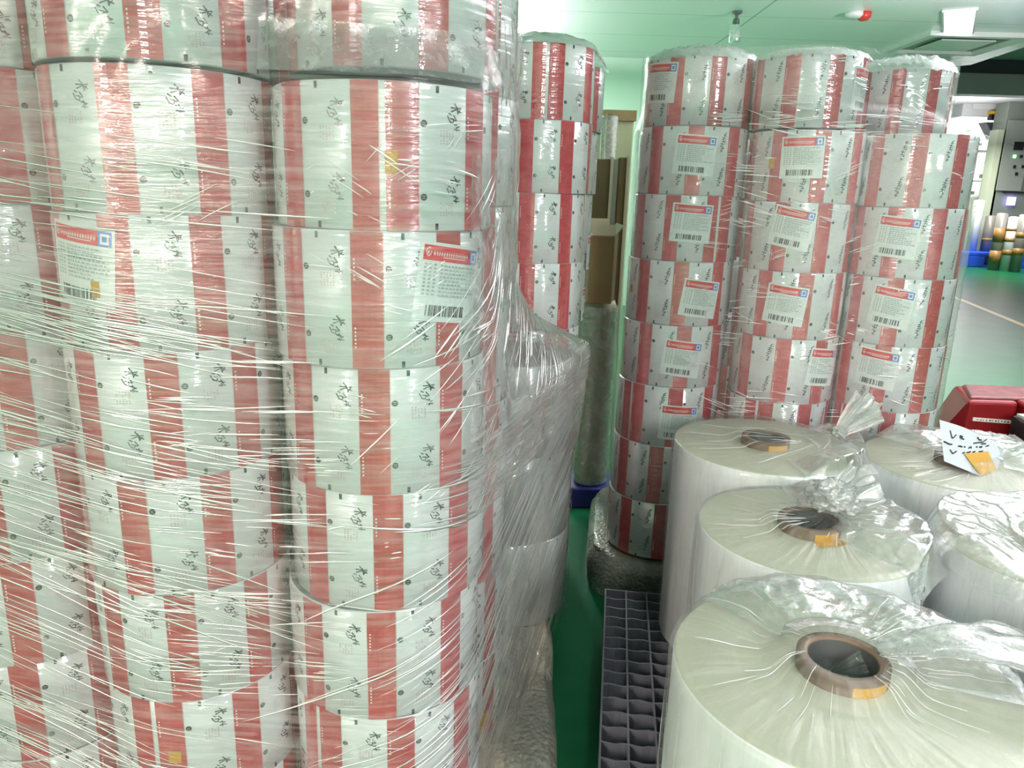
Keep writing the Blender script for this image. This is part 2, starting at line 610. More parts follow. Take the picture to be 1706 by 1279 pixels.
def strip(b, R, th0, th1, z0, z1, m):
    n = max(1, int(abs(th1 - th0) / math.radians(3)))
    for i in range(n):
        a, c = th0 + (th1 - th0) * i / n, th0 + (th1 - th0) * (i + 1) / n
        b.poly([cyl(R, a, z0), cyl(R, c, z0), cyl(R, c, z1), cyl(R, a, z1)], m, None, False)


def stroke(b, R, pts, w, m):
    """pts: (arc metres, z); w in metres"""
    for (u0, z0), (u1, z1) in zip(pts, pts[1:]):
        du, dz = u1 - u0, z1 - z0
        L = math.hypot(du, dz) or 1e-6
        nx, nz = -dz / L * w / 2, du / L * w / 2
        ex, ez = du / L * w * .3, dz / L * w * .3
        q = [(u0 - nx - ex, z0 - nz - ez), (u1 - nx * .7 + ex, z1 - nz * .7 + ez), (u1 + nx * .7 + ex, z1 + nz * .7 + ez), (u0 + nx - ex, z0 + nz - ez)]
        b.poly([cyl(R, u / R0, z) for u, z in q][::1], m)


def roll_mesh(name, glyph, seed):
    rnd = random.Random(seed)
    b = MB()
    e = 0.0035
    prof = [(0.045, 0), (R0 - e, 0), (R0, e), (R0, H0 - e), (R0 - e, H0), (0.045, H0), (0.045, 0)]
    b.lathe(prof, 144, mfn=lambda j: 1 if j in (0, 4, 5) else 0)
    rr = R0 + 0.0004
    D = math.radians
    for k in range(9):
        c = D(k * PITCHD)
        w0, w1 = c - D(REDD / 2), c + D(REDD / 2)
        if k == 8:
            w1 = c + D(5.0)
        strip(b, rr, w0, w1, 0.001, H0 - 0.001, 2)
        # thin pale lines along the stripe's edges
        strip(b, rr + .0001, w1, w1 + D(.45), 0.001, H0 - .001, 4)
        if k < 8:
            for half in (0, 1):
                for i in range(6):
                    z = H0 * (1 - .2 - .495 * half) - i * .007
                    strip(b, rr + .0003, w0 + D(1.3), w0 + D(2.1), z - .0016, z + .0016, 5)
        if k == 8:
            continue
        for half in (0, 1):
            off = .495 * half * H0
            zt = H0 - off
            # round dot
            dc, dz, dr = (c + D(REDD / 2 + 2.6)) * R0, zt - .265 * H0, .0062
            b.poly([cyl(rr, (dc + dr * math.cos(2 * PI * i / 12)) / R0, dz + dr * math.sin(2 * PI * i / 12)) for i in range(12)], 3)
            # little light bars in the dot
            for i in (-1, 1):
                b.poly([cyl(rr + .0003, (dc + x) / R0, dz + i * .0018 + y) for x, y in ((-.003, -.0005), (.003, -.0005), (.003, .0005), (-.003, .0005))], 4)
            # brush writing
            if glyph is GLYPH_A:
                gw, gh, gc, gz, sw = .032, .047, D(27.6), zt - .115 * H0, .0026
            else:
                gw, gh, gc, gz, sw = .027, .070, D(29.0), zt - .09 * H0, .0028
            for st in glyph:
                pts = [((c + gc) * R0 + (x - .5) * gw, gz - y * gh) for x, y in st]
                stroke(b, rr, pts, sw * rnd.uniform(.8, 1.15), 3)
            # columns of tiny pale red text
            for i in range(5):
                u = (c + D(23)) * R0 - .014 + i * .0062
                zc = zt - .30 * H0
                for q in range(6):
                    if rnd.random() < .8:
                        L = rnd.uniform(.0018, .003)
                        z = zc - q * .0042
                        b.poly([cyl(rr, uu / R0, zz) for uu, zz in ((u, z - L), (u + .0028, z - L), (u + .0028, z), (u, z))], 4)
        # registration ticks at both edges
        for z0, z1 in ((H0 - .0145, H0 - .003), (.003, .0145)):
            strip(b, rr, c + D(16.6), c + D(18.3), z0, z1, 3)
    return b.mesh(name, [M['pwhite'], M['pedge'], M['pred'], M['pblack'], M['ppink'], M['lwhite']])


def plain_roll_mesh(name):
    b = MB()
    e = 0.003
    prof = [(0.045, 0), (R0 - e, 0), (R0, e), (R0, H0 - e), (R0 - e, H0), (0.045, H0), (0.045, 0)]
    b.lathe(prof, 144, mfn=lambda j: 1 if j in (0, 4, 5) else 0)
    for k in range(5):
        for z0, z1 in ((H0 - .0125, H0 - .003), (.003, .0125)):
            strip(b, R0 + .0004, math.radians(k * 72 + 16.6), math.radians(k * 72 + 17.8), z0, z1, 2)
    return b.mesh(name, [M['pgrey'], M['pedge'], M['pblack']])


MESH_A = roll_mesh('printed_roll_a', GLYPH_A, 1)
MESH_B = roll_mesh('printed_roll_b', GLYPH_B, 2)
MESH_G = plain_roll_mesh('plain_roll')


def sticker(roll, th, zc, tilt=-0.12, w=.155, h=.145, cut=1.0):
    """product sticker on the roll's skin; th is the local angle"""
    b = MB()
    rnd = random.Random(int(th * 1000) + int(zc * 9999))
    ct, stt = math.cos(tilt), math.sin(tilt)

    def rect(u0, u1, v0, v1, m, lift):
        n = max(1, int(abs(u1 - u0) * w / .012))
        for i in range(n):
            a, c = u0 + (u1 - u0) * i / n, u0 + (u1 - u0) * (i + 1) / n
            q = []
            for u, v in ((a, v0), (c, v0), (c, v1), (a, v1)):
                x, y = u * w, v * h
                xx, yy = x * ct - y * stt, x * stt + y * ct
                q.append(cyl(R0 + lift, th + xx / R0, zc + yy))
            b.poly(q, m)
    rect(-.5, .5, -.5, .5, 0, .0012)
    rect(-.45, .29, .27, .46, 1, .0016)
    rect(.29, .46, .27, .46, 3, .0016)
    rect(.32, .43, .30, .43, 2, .0018)
    rect(.345, .405, .33, .40, 3, .0020)
    # round mark and white lettering on the red band
    for i in range(10):
        a = 2 * PI * i / 10
        if i != 1:
            rect(-.39 + .033 * math.cos(a), -.39 + .033 * math.cos(a) + .014, .365 + .05 * math.sin(a), .365 + .05 * math.sin(a) + .022, 2, .0018)
    rect(-.40, -.375, .35, .385, 2, .0018)
    u = -.32
    while u < .24:
        k = rnd.uniform(.03, .045)
        rect(u, u + k * .7, .355, .372, 2, .0018); rect(u + k * .25, u + k * .45, .335, .395, 2, .0018); rect(u, u + k * .6, .338, .347, 2, .0018)
        u += k
    rect(-.18, .2, .315, .325, 2, .0018)
    # grey text rows
    for r in range(9):
        v = .21 - r * .047
        u = -.42
        for k in range(3):
            rect(u, u + .035, v, v + .022, 4, .0016); u += .065
        u = -.2
        end = rnd.uniform(.1, .42)
        while u < end:
            k = rnd.uniform(.02, .06)
            rect(u, u + k, v, v + .02, 4, .0016); u += k + .018
        rect(-.2, .44, v - .008, v - .004, 4, .0015)
    # barcode
    u = -.34
    while u < .26:
        k = rnd.choice((.008, .012, .02, .026))
        rect(u, u + k, -.43, -.29, 5, .0016); u += k + rnd.choice((.008, .014, .03))
    return b.build('product_label', [M['paper'], M['lred'], M['lwhite'], M['lblue'], M['lgrey'], M['lblack']], roll)


def tape(roll, th, zc, wdeg=9, h=.04, tilt=0.0):
    b = MB()
    n = 6
    D = math.radians(wdeg)
    for i in range(n):
        q = []
        for fu, fv in ((i / n - .5, -.5), ((i + 1) / n - .5, -.5), ((i + 1) / n - .5, .5), (i / n - .5, .5)):
            x, y = fu * D * R0, fv * h
            q.append(cyl(R0 + .0016, th + (x * math.cos(tilt) - y * math.sin(tilt)) / R0, zc + x * math.sin(tilt) + y * math.cos(tilt)))
        b.poly(q, 0)
    return b.build('tape_patch', M['orange'], roll)


ORD = ['lowest', 'second', 'third', 'fourth', 'fifth', 'sixth', 'seventh', 'eighth']


def roll(name, mesh, cx, cy, z0, label, group, R=R0, h=H0, phase=None, k=0, stickers=(), tapes=()):
    """phase = (px, py): photo pixel on the middle of a red stripe (stripe number k)"""
    o = bpy.data.objects.new(name, mesh)
    COL.objects.link(o)
    o.location = (cx, cy, z0)
    o.scale = (R / R0, R / R0, h / H0)
    rot = 0.0
    if phase is not None:
        if isinstance(phase, tuple):
            rot = on_cyl(phase[0], phase[1], cx, cy, R) - math.radians(k * PITCHD)
        else:
            rot = phase
    o.rotation_euler = (0, 0, rot)
    tag(o, label, 'film roll', group)
    for (px, py, *rest) in stickers:
        th = on_cyl(px, py, cx, cy, R)
        r = ray(px, py)
        X, Y = cx + R * math.cos(th), cy + R * math.sin(th)
        z = EYE + r.z * math.hypot(X, Y) / math.hypot(r.x, r.y)
        sticker(o, th - rot, (z - z0) * H0 / h, *rest)
    for (px, py, *rest) in tapes:
        th = on_cyl(px, py, cx, cy, R)
        r = ray(px, py)
        X, Y = cx + R * math.cos(th), cy + R * math.sin(th)
        z = EYE + r.z * math.hypot(X, Y) / math.hypot(r.x, r.y)
        tape(o, th - rot, (z - z0) * H0 / h, *rest)
    return o


def column(cols, group, where, zs, cx, cy, phases, mesh, n_from_top=True, stk={}, tps={}, R=R0, ks={}, pos=lambda i: (0, 0), extra={}):
    """zs: list of bottoms from the top roll down"""
    n = len(zs)
    for i, z in enumerate(zs):
        dx, dy = pos(i)
        rk, hk = extra.get(i, (R, H0))
        what = 'top' if i == 0 else ('bottom' if i == n - 1 else ORD[i])
        lab = f'red striped film roll{" with white sticker" if i in stk else ""}, {what}{"" if i in (0, n - 1) else " from top"}, {where}'
        roll('film_roll', mesh, cx + dx, cy + dy, z, lab, group, rk, hk, phases[i], ks.get(i, 0), stk.get(i, ()), tps.get(i, ()))


# near stack -------------------------------------------------------
g1 = 'striped film rolls of the near wrapped stack'
zC = [1.905] + [1.373 + .25 - .25 * i for i in range(7)]
C_pos = lambda i: (0.012, 0.09) if i == 0 else (0.006 * math.sin(i * 2.1), 0.004 * math.cos(i * 1.7))
column(None, g1, 'front right column of near stack', zC, -.27, 1.563,
       [(577, 45), (613, 250), (612, 500), (624, 715), (647, 920), (636, 1110), (668, 1230), (660, 1279)], MESH_A,
       stk={2: ((752, 473, -.14),)}, tps={1: ((652, 270, 6, .038),)}, ks={1: 8, 0: 2, 2: 3, 3: 4, 4: 2, 5: 3, 6: 1, 7: 2}, pos=C_pos)
zB = [1.897] + [1.639 - .25 * i for i in range(7)]
column(None, g1, 'front middle column of near stack', zB, -.708, 1.572,
       [(238, 45), (194, 230), (196, 470), (275, 690), (225, 890), (305, 1080), (243, 1230), (260, 1279)], MESH_A,
       stk={2: ((132, 440, -.1),)}, tps={6: ((292, 1260, 7, .03),), 2: ((160, 482, 5, .03),)},
       ks={0: 3, 1: 2, 2: 4, 3: 3, 4: 2, 5: 3, 6: 8, 7: 2}, pos=lambda i: (.004 * math.sin(i * 1.3), .004 * math.cos(i)))
zA = [1.897] + [1.646 - .25 * i for i in range(7)]
column(None, g1, 'left column of near stack', zA, -1.128, 1.665,
       [(56, 40), (10, 230), (90, 450), (28, 670), (128, 880), (40, 1050), (50, 1200), (60, 1279)], MESH_A,
       ks={0: 3, 1: 2, 2: 3, 3: 3, 4: 2, 5: 3, 6: 4, 7: 2}, pos=lambda i: (.004 * math.sin(i * 1.9), .004 * math.cos(i * 2)))
zD = [.16 + .25 * i for i in range(7, -1, -1)]
column(None, g1, 'rear right column of near stack', zD, -.222, 2.0,
       [(820, 60), (815, 200), (812, 330), (818, 480), (822, 650), (812, 800), (818, 960), (812, 1230)], MESH_A,
       tps={7: ((806, 1196, 12, .03, .3), (803, 1220, 4, .08, -.1)), 4: ((828, 760, 6, .035, .7),)}, ks={i: (i * 3) % 8 for i in range(8)},
       pos=lambda i: (.0, .085) if i == 0 else (.004 * math.sin(i * 1.9), .004))
zB2 = [.123 + .25 * i for i in range(7, -1, -1)]
column(None, g1, 'rear middle column of near stack', zB2, -.655, 2.02, [(478, 40 + 150 * i) for i in range(8)], MESH_A, ks={i: i % 8 for i in range(8)})

# three plain grey rolls standing on the raised end of the wrapped base
for i in range(3):
    roll('film_roll', MESH_G, 0.0, 2.45, .285 + .298 * i, f'plain grey film roll, {("bottom", "middle", "top")[i]} of three behind the near stack, beside the green aisle',
         'plain grey film rolls beside the aisle', R0, .298, .3 + i)

# far stack left of the gap -----------------------------------------
g2 = 'striped film rolls of the stack behind the aisle'
zF = [.192 + .25 * i for i in range(7, -1, -1)]
column(None, g2, 'front column behind the near stack', zF, .055, 2.985,
       [(928, 110), (944, 260), (942, 380), (940, 490), (940, 545), None, None, None], MESH_A,
       ks={i: (i * 2) % 8 for i in range(8)}, R=.205, pos=lambda i: (.012 if i == 1 else (0.0 if i else .01), 0))
column(None, g2, 'rear column behind the near stack', zF, .165, 3.40,
       [(994, 110), (996, 260), (992, 350), (988, 440), None, None, None, None], MESH_A, ks={i: (i * 3) % 8 for i in range(8)},
       R=.185, stk={2: ((986, 420, 0),), 3: ((985, 505, 0),)}, pos=lambda i: (-.012 * i, 0))

# right wrapped stack -----------------------------------------------
g3 = 'striped film rolls of the right wrapped stack'
zR1 = [1.955] + [1.70 - .25 * i for i in range(7)]
column(None, g3, 'left column of right stack', zR1, .685, 3.165,
       [(1126, 140), (1092, 260), (1118, 380), (1070, 490), (1072, 600), (1060, 700), (1090, 800), (1040, 880)], MESH_B,
       stk={0: ((1099, 138, -.06),), 1: ((1158, 258, -.06),), 2: ((1152, 372, -.05),), 3: ((1167, 498, -.12),), 4: ((1136, 598, -.1),), 5: ((1130, 705, -.05),)},
       tps={3: ((1052, 480, 7, .03),)}, ks={i: (i * 3 + 1) % 8 for i in range(8)},
       pos=lambda i: (.022, .05) if i == 0 else (-.006 * i + .012, -.004 * i))
zR2 = [1.945] + [1.686 - .25 * i for i in range(7)]
column(None, g3, 'middle column of right stack', zR2, 1.085, 2.99,
       [(1318, 140), (1368, 260), (1370, 390), (1334, 545), (1300, 620), (1340, 690), None, None], MESH_B,
       stk={0: ((1438, 150, 0),), 1: ((1336, 262, .03),), 2: ((1319, 380, -.16),), 3: ((1308, 508, -.1),), 4: ((1372, 612, -.1),)},
       tps={1: ((1286, 272, 7, .035),)}, ks={0: 2, 1: 4, 2: 5, 3: 3, 4: 3, 5: 1, 6: 2, 7: 3}, R=.2,
       pos=lambda i: (-.005, .05) if i == 0 else (.004 * math.sin(i * 2), .004))
zR3 = [1.94] + [1.68 - .25 * i for i in range(7)]
column(None, g3, 'right column of right stack', zR3, 1.475, 2.93,
       [(1496, 140), (1527, 280), (1560, 400), (1555, 520), (1535, 620), (1478, 700), None, None], MESH_B,
       stk={2: ((1494, 395, -.07),), 3: ((1484, 512, -.12),), 4: ((1460, 614, -.08),)},
       tps={1: ((1434, 288, 8, .04),)}, ks={0: 2, 1: 4, 2: 5, 3: 3, 4: 3, 5: 1, 6: 2, 7: 3}, R=.195,
       pos=lambda i: (.053, .30) if i == 0 else (.004 * i - .01, .0), extra={0: (.175, .25)})


for cx_, cy_, wh in ((.905, 3.59, 'rear left column of right stack'), (1.31, 3.64, 'rear right column of right stack')):
    column(None, g3, wh, [.19 + .25 * i for i in range(7, -1, -1)], cx_, cy_, [.3 + .5 * i for i in range(8)], MESH_B, R=.195)


# ------------------------------------------------------------------ stretch wrap
def hull(circs, off, n=48):
    pts = []
    for cx, cy, r in circs:
        for i in range(n):
            a = 2 * PI * i / n
            pts.append((cx + (r + off) * math.cos(a), cy + (r + off) * math.sin(a)))
    pts = sorted(set(pts))

    def half(ps):
        h = []
        for p in ps:
            while len(h) >= 2 and (h[-1][0] - h[-2][0]) * (p[1] - h[-2][1]) - (h[-1][1] - h[-2][1]) * (p[0] - h[-2][0]) <= 0:
                h.pop()
            h.append(p)
        return h
    lo, up = half(pts), half(pts[::-1])
    return lo[:-1] + up[:-1]


def radial(poly, c):
    """distance from c to the hull along each of 720 directions"""
    out = []
    n = len(poly)
    ang = [(math.atan2(p[1] - c[1], p[0] - c[0])) for p in poly]
    for i in range(720):
        a = 2 * PI * i / 720
        dx, dy = math.cos(a), math.sin(a)
        best = 0.5
        for j in range(n):
            (x0, y0), (x1, y1) = poly[j], poly[(j + 1) % n]
            ex, ey = x1 - x0, y1 - y0
            den = dx * ey - dy * ex
            if abs(den) < 1e-12:
                continue
            t = ((x0 - c[0]) * ey - (y0 - c[1]) * ex) / den
            u = ((x0 - c[0]) * dy - (y0 - c[1]) * dx) / den
            if t > 0 and -1e-6 <= u <= 1 + 1e-6:
                best = t
        out.append(best)
    return np.array(out)


def sample(rad, a):
    f = (a % (2 * PI)) / (2 * PI) * 720
    i = int(f) % 720
    return rad[i] * (1 - (f - int(f))) + rad[(i + 1) % 720] * (f - int(f))


def sstep(a, b, x):
    t = min(1, max(0, (x - a) / (b - a)))
    return t * t * (3 - 2 * t)


class Wrap:
    """wrapping film: radius for every direction and height, straight between the columns it spans"""

    def __init__(s, c, levels):
        s.c = c
        s.levels = [(z, radial(hull(cs, off), c)) for z, cs, off in levels]

    def r(s, a, z):
        L = s.levels
        if z <= L[0][0]:
            return sample(L[0][1], a)
        for (z0, r0), (z1, r1) in zip(L, L[1:]):
            if z <= z1:
                t = (z - z0) / max(1e-6, z1 - z0)
                return sample(r0, a) * (1 - t) + sample(r1, a) * t
        return sample(L[-1][1], a)

    def p(s, a, z, off=0.0):
        r = s.r(a, z) + off
        return Vector((s.c[0] + r * math.cos(a), s.c[1] + r * math.sin(a), z))

    def arc(s, a, z=1.0):
        return s.r(a, z) * a


def ridges(b, w, specs, seed, m=0):
    """thin pulled creases standing off the film, in bunches that run together"""
    rnd = random.Random(seed)
    for count, a0, a1, z0, z1, slope, dslope, lmin, lmax, wmin, wmax in specs:
        done = 0
        while done < count:
            ac, zc = rnd.uniform(a0, a1), rnd.uniform(z0, z1)
            sl0 = (slope(ac, zc) if callable(slope) else slope) + rnd.gauss(0, dslope)
            L0 = rnd.uniform(lmin, lmax)
            for _ in range(rnd.choice((1, 1, 2, 3, 5, 8))):
                done += 1
                L = L0 * rnd.uniform(.35, 1.05)
                a = ac + rnd.gauss(0, .35) * L0 / .8
                z = zc + rnd.gauss(0, .016)
                sl = sl0 + rnd.gauss(0, .018)
                wd = rnd.uniform(wmin, wmax) * (1.5 if rnd.random() < .12 else 1)
                n = max(4, int(L / .035))
                r = w.r(a, z)
                da = L / math.hypot(1, sl) / r
                curve = rnd.gauss(0, .008)
                prev = None
                for i in range(n + 1):
                    t = i / n
                    aa = a + da * (t - .5)
                    zz = z - sl * L / math.hypot(1, sl) * (t - .5) + curve * 4 * t * (1 - t) * L
                    k = math.sin(PI * min(1, max(0, t))) ** .6
                    hh = wd * k + .0002
                    q = [w.p(aa, zz + hh, .003), w.p(aa, zz + hh * .35, .003 + hh * .42), w.p(aa, zz - hh * .35, .003 + hh * .42), w.p(aa, zz - hh, .003)]
                    cur = [b.vert(x) for x in q]
                    if prev:
                        for j in (0, 1, 2):
                            b.face((prev[j], cur[j], cur[j + 1], prev[j + 1]), m, [(t, j * .1), (t + .02, j * .1), (t + .02, j * .1 + .1), (t, j * .1 + .1)], True)
                    prev = cur


A_, B_, C_, D_, E_ = (-1.128, 1.665, .21), (-.708, 1.572, .21), (-.27, 1.563, .215), (-.222, 2.0, .21), (0.0, 2.45, .21)
A2_, B2_ = (-1.12, 2.3, .21), (-.66, 2.3, .21)
Cup, Dup = (-.258, 1.653, .21), (-.222, 2.06, .21)
WN = Wrap((-.55, 2.0), [
    (.0, [A_, B_, C_, D_, E_, A2_], .008),
    (.80, [A_, B_, C_, D_, E_, A2_], .008),
    (1.03, [A_, B_, C_, D_, (0.012, 2.45, .212), A2_], .016),
    (1.195, [A_, B_, C_, D_, (0.020, 2.45, .215), A2_], .020),
    (1.215, [A_, B_, C_, D_, (0.016, 2.45, .215), A2_], .018),
    (1.46, [A_, B_, C_, D_, A2_], .018),
    (1.60, [A_, B_, C_, D_, A2_], .012),
    (1.872, [A_, B_, C_, D_, A2_], .012),
    (1.955, [A_, B_, Cup, Dup, A2_], .012),
    (2.25, [A_, B_, Cup, Dup, A2_], .012)])

aC = math.atan2(1.45 - 2.0, -.09 + .55)         # about the front right corner of the near stack
aE = math.atan2(2.42 - 2.0, .22 + .55)          # about the grey rolls' outer side


def zlow(a):
    a = (a + PI) % (2 * PI) - PI
    if a < aC or a > 2.0:
        return 0.10
    t = sstep(aC, aE, a)
    return 0.10 + .82 * min(1.0, max(0.0, (a - aC) / (aE - aC)))


def near_fn(u, v):
    a = 2 * PI * u
    z = zlow(a) * (1 - v) + 2.24 * v
    an = (a + PI) % (2 * PI) - PI
    side = sstep(aC - .15, aC + .15, an) * (1 - sstep(1.2, 1.6, an))
    n = noise.noise(Vector((a * 3.0, z * 22.0, 1.3))) * .0022
    n += side * (.008 * noise.noise(Vector((a * 9 + z * 14, z * 4.0 - a * 6, 4.4))) + .005 * noise.noise(Vector((a * 22 + z * 30, z * 9, 2.2))))
    led = sstep(1.85, 1.9, z) * (1 - sstep(1.97, 2.03, z))
    n += led * .011 * noise.noise(Vector((a * 14, z * 20, 7.7)))
    return WN.p(a, z, n)


def near_mat(u, v):
    a = (2 * PI * u + PI) % (2 * PI) - PI
    z = zlow(a) * (1 - v) + 2.24 * v
    if 1.868 < z < 1.955 and -1.42 < a < -.5:
        return 1
    if aC - .02 < a < aE + .5 and 1.04 < z < 1.75:
        return 2 if z > 1.225 else 3
    return 0


b = MB()
b.grid(near_fn, 420, 120, 0, True, True, mfn=near_mat, uvfn=lambda u, v: (u * 6.28, (zlow(2 * PI * u) * (1 - v) + 2.24 * v)))
wrapo = b.build('stretch_wrap', [M['wrap'], M['ledge'], M['dense'], M['denseflat']])
tag(wrapo, 'clear streaky stretch wrap film around the near stack of striped rolls', 'plastic wrap')
b = MB()
aBC = math.atan2(1.36 - 2.0, -.49 + .55)
aAB = math.atan2(1.40 - 2.0, -.92 + .55)
ridges(b, WN, [
    # count, a0, a1, z0, z1, slope, spread, lmin, lmax, wmin, wmax
    (110, -2.85, -1.62, 1.45, 1.82, .10, .03, .12, .5, .0006, .0016),
    (270, -2.85, -1.62, .95, 1.50, .16, .04, .12, .55, .0006, .0016),
    (250, -2.9, -1.7, .20, 1.05, .30, .05, .12, .6, .0006, .0017),
    (90, -2.3, -1.5, .15, .62, .12, .05, .08, .4, .0006, .0014),
    (150, -1.78, -1.28, .65, 1.40, .02, .05, .06, .25, .0006, .0015),
    (70, -1.7, -1.1, .2, 1.75, -.15, .35, .03, .10, .0005, .0012),
    (60, -1.35, -.95, .3, 1.75, -.3, .35, .02, .08, .0005, .0011),
], 5, 0)
b.build('crease', [M['crease']], wrapo)['kind'] = 'stuff'
b = MB()
ridges(b, WN, [
    (190, aC + .05, aE + .1, 1.05, 1.22, .04, .04, .08, .45, .0008, .0022),
    (330, aC - .1, aE - .05, .30, .92, -.45, .05, .2, .7, .0007, .0020),
    (60, aC + .1, aE + .02, .85, 1.0, -.42, .04, .3, .7, .0008, .0024),
    (220, aC - .1, aE - .25, 1.02, 1.50, -.75, .25, .08, .28, .0008, .0022),
    (60, aC - .1, aE - .3, 1.5, 1.85, -.5, .6, .05, .16, .0008, .002),
], 9, 0)
# keep only creases that lie on the film itself (above its lower edge)
b.build('crease', [M['crease']], wrapo)['kind'] = 'stuff'

# wrap of the right stack
R1_, R2_, R3_ = (.685, 3.165, .215), (1.085, 2.99, .205), (1.475, 2.93, .205)
back = [(.905, 3.59, .2), (1.31, 3.64, .2)]
T1_, T2_, T3_ = (.715, 3.215, .21), (1.08, 3.04, .2), (1.528, 3.23, .175)
WR = Wrap((1.1, 3.2), [
    (.0, [(.65, 3.15, .215), R2_, (1.485, 2.93, .2)] + back, .01),
    (1.94, [R1_, R2_, R3_] + back, .012),
    (2.02, [T1_, T2_, T3_] + back, .014),
    (2.22, [T1_, T2_, T3_] + back, .012)])
b = MB()
b.grid(lambda u, v: WR.p(2 * PI * u, .22 + 2.0 * v, .003 * noise.noise(Vector((u * 40, v * 60, .5)))), 300, 90, 0, True, True,
       uvfn=lambda u, v: (u * 6.28, v * 2))
wr = b.build('cling_film', [M['cling']])
tag(wr, 'clear cling film wrapped around the right stack of striped rolls', 'plastic wrap')
b = MB()
ridges(b, WR, [
    (260, -2.6, -.2, .4, 1.95, .02, .25, .02, .10, .0005, .0013),
    (110, -2.5, -1.9, .5, 2.0, .05, .15, .03, .16, .0006, .0014),
    (110, -.6, -.05, .4, 1.95, .05, .3, .02, .08, .0006, .0016),
    (60, -2.6, -.3, 1.93, 2.0, .03, .1, .05, .2, .0008, .002),
    (40, -2.6, -.3, 2.0, 2.2, .05, .3, .03, .15, .0006, .0014),
], 21, 0)
b.build('crease', [M['crease']], wr)['kind'] = 'stuff'


def dome(name, circs, z, hgt, seed, label, off=.015, drop=.012):
    """crumpled film lying over the tops of a stack"""
    c = (sum(q[0] for q in circs) / len(circs), sum(q[1] for q in circs) / len(circs))
    rad = radial(hull(circs, off), c)
    b = MB()

    def fn(u, v):
        a = 2 * PI * u
        r = sample(rad, a)
        n = noise.noise(Vector((math.cos(a) * v * 6, math.sin(a) * v * 6, seed)))
        n2 = noise.noise(Vector((math.cos(a) * v * 22, math.sin(a) * v * 22, seed + 5)))
        zz = z + hgt * (1 - v ** 4) * (1 + .35 * n) + .008 * n2 - drop * sstep(.9, 1, v)
        return (c[0] + r * v * math.cos(a), c[1] + r * v * math.sin(a), zz)
    b.grid(fn, 120, 26, 0, True, True)
    o = b.build(name, [M['cover']])
    return tag(o, label, 'plastic wrap')


dome('top_film', [T1_], 2.208, .045, 1.0, 'crumpled film over the top left column of right stack')
dome('top_film', [T2_], 2.198, .028, 2.0, 'crumpled film over the top middle column of right stack')
dome('top_film', [T3_], 2.193, .05, 3.0, 'crumpled film over the top right column of right stack')
dome('top_film', [(.065, 2.985, .205), (.165, 3.4, .185)], 2.20, .05, 4.0, 'crumpled film over the top of the stack behind the near stack')


# ------------------------------------------------------------------ bubble-wrapped bases
E1, E2 = Vector((.9917, -.129, 0)), Vector((.129, .9917, 0))


def base_pad(name, label, x0, x1, y0, y1, hfn, M4, seed):
    b = MB()

    def fn(u, v):
        # v: 0 floor outer, up the side, over the top to the middle
        a = 2 * PI * u
        cx, cy = math.cos(a), math.sin(a)
        k = 1.0 / (abs(cx) ** 6 + abs(cy) ** 6) ** (1 / 6)
        X, Y = cx * k, cy * k
        bulge = .012 * noise.noise(Vector((X * 5, Y * 5, seed)))
        if v < .4:
            t = v / .4
            s_ = 1.0
            f = t
            out = .010 * math.sin(PI * t) + .6 * bulge + .007 * noise.noise(Vector((X * 9, Y * 9, t * 3 + seed))) - .02 * sstep(.7, 1, t)
        else:
            s_ = 1 - (v - .4) / .6
            f = 1.0
            out = (bulge - .02) * s_
        px = (x0 + x1) / 2 + X * s_ * ((x1 - x0) / 2 + out)
        py = (y0 + y1) / 2 + Y * s_ * ((y1 - y0) / 2 + out)
        h = hfn(px, py)
        z = h * (f if v < .4 else 1.0)
        if v < .4:
            z = h * min(1, f * 1.05) - (.012 * (sstep(.75, 1, f)) * 0)
        return M4 @ Vector((px, py, max(0.0, z)))
    b.grid(fn, 200, 40, 0, True, True)
    o = b.build(name, M['bubble'])
    return tag(o, label, 'bubble wrap')


base_pad('bubble_wrapped_pallet', 'bubble-wrapped pallet base under the near stack, bulging into the green aisle', -1.5, .155, 1.3, 2.78,
         lambda x, y: .121 + .036 * sstep(1.775, 1.79, y) * sstep(-.45, -.42, x) + .126 * sstep(2.212, 2.235, y) * sstep(-.24, -.21, x), Matrix.Identity(4), 1.0)
base_pad('bubble_wrapped_pallet', 'bubble-wrapped pallet base under the right stack of striped rolls', 0.07, 1.5, .0, .95, lambda x, y: .188 - .001,
         Matrix(((E1.x, E2.x, 0, .272), (E1.y, E2.y, 0, 2.93), (0, 0, 1, 0), (0, 0, 0, 1))), 2.0)
base_pad('bubble_wrapped_pallet', 'bubble-wrapped pallet base under the stack behind the near stack', -.6, .24, 2.81, 3.75, lambda x, y: .19, Matrix.Identity(4), 3.0)


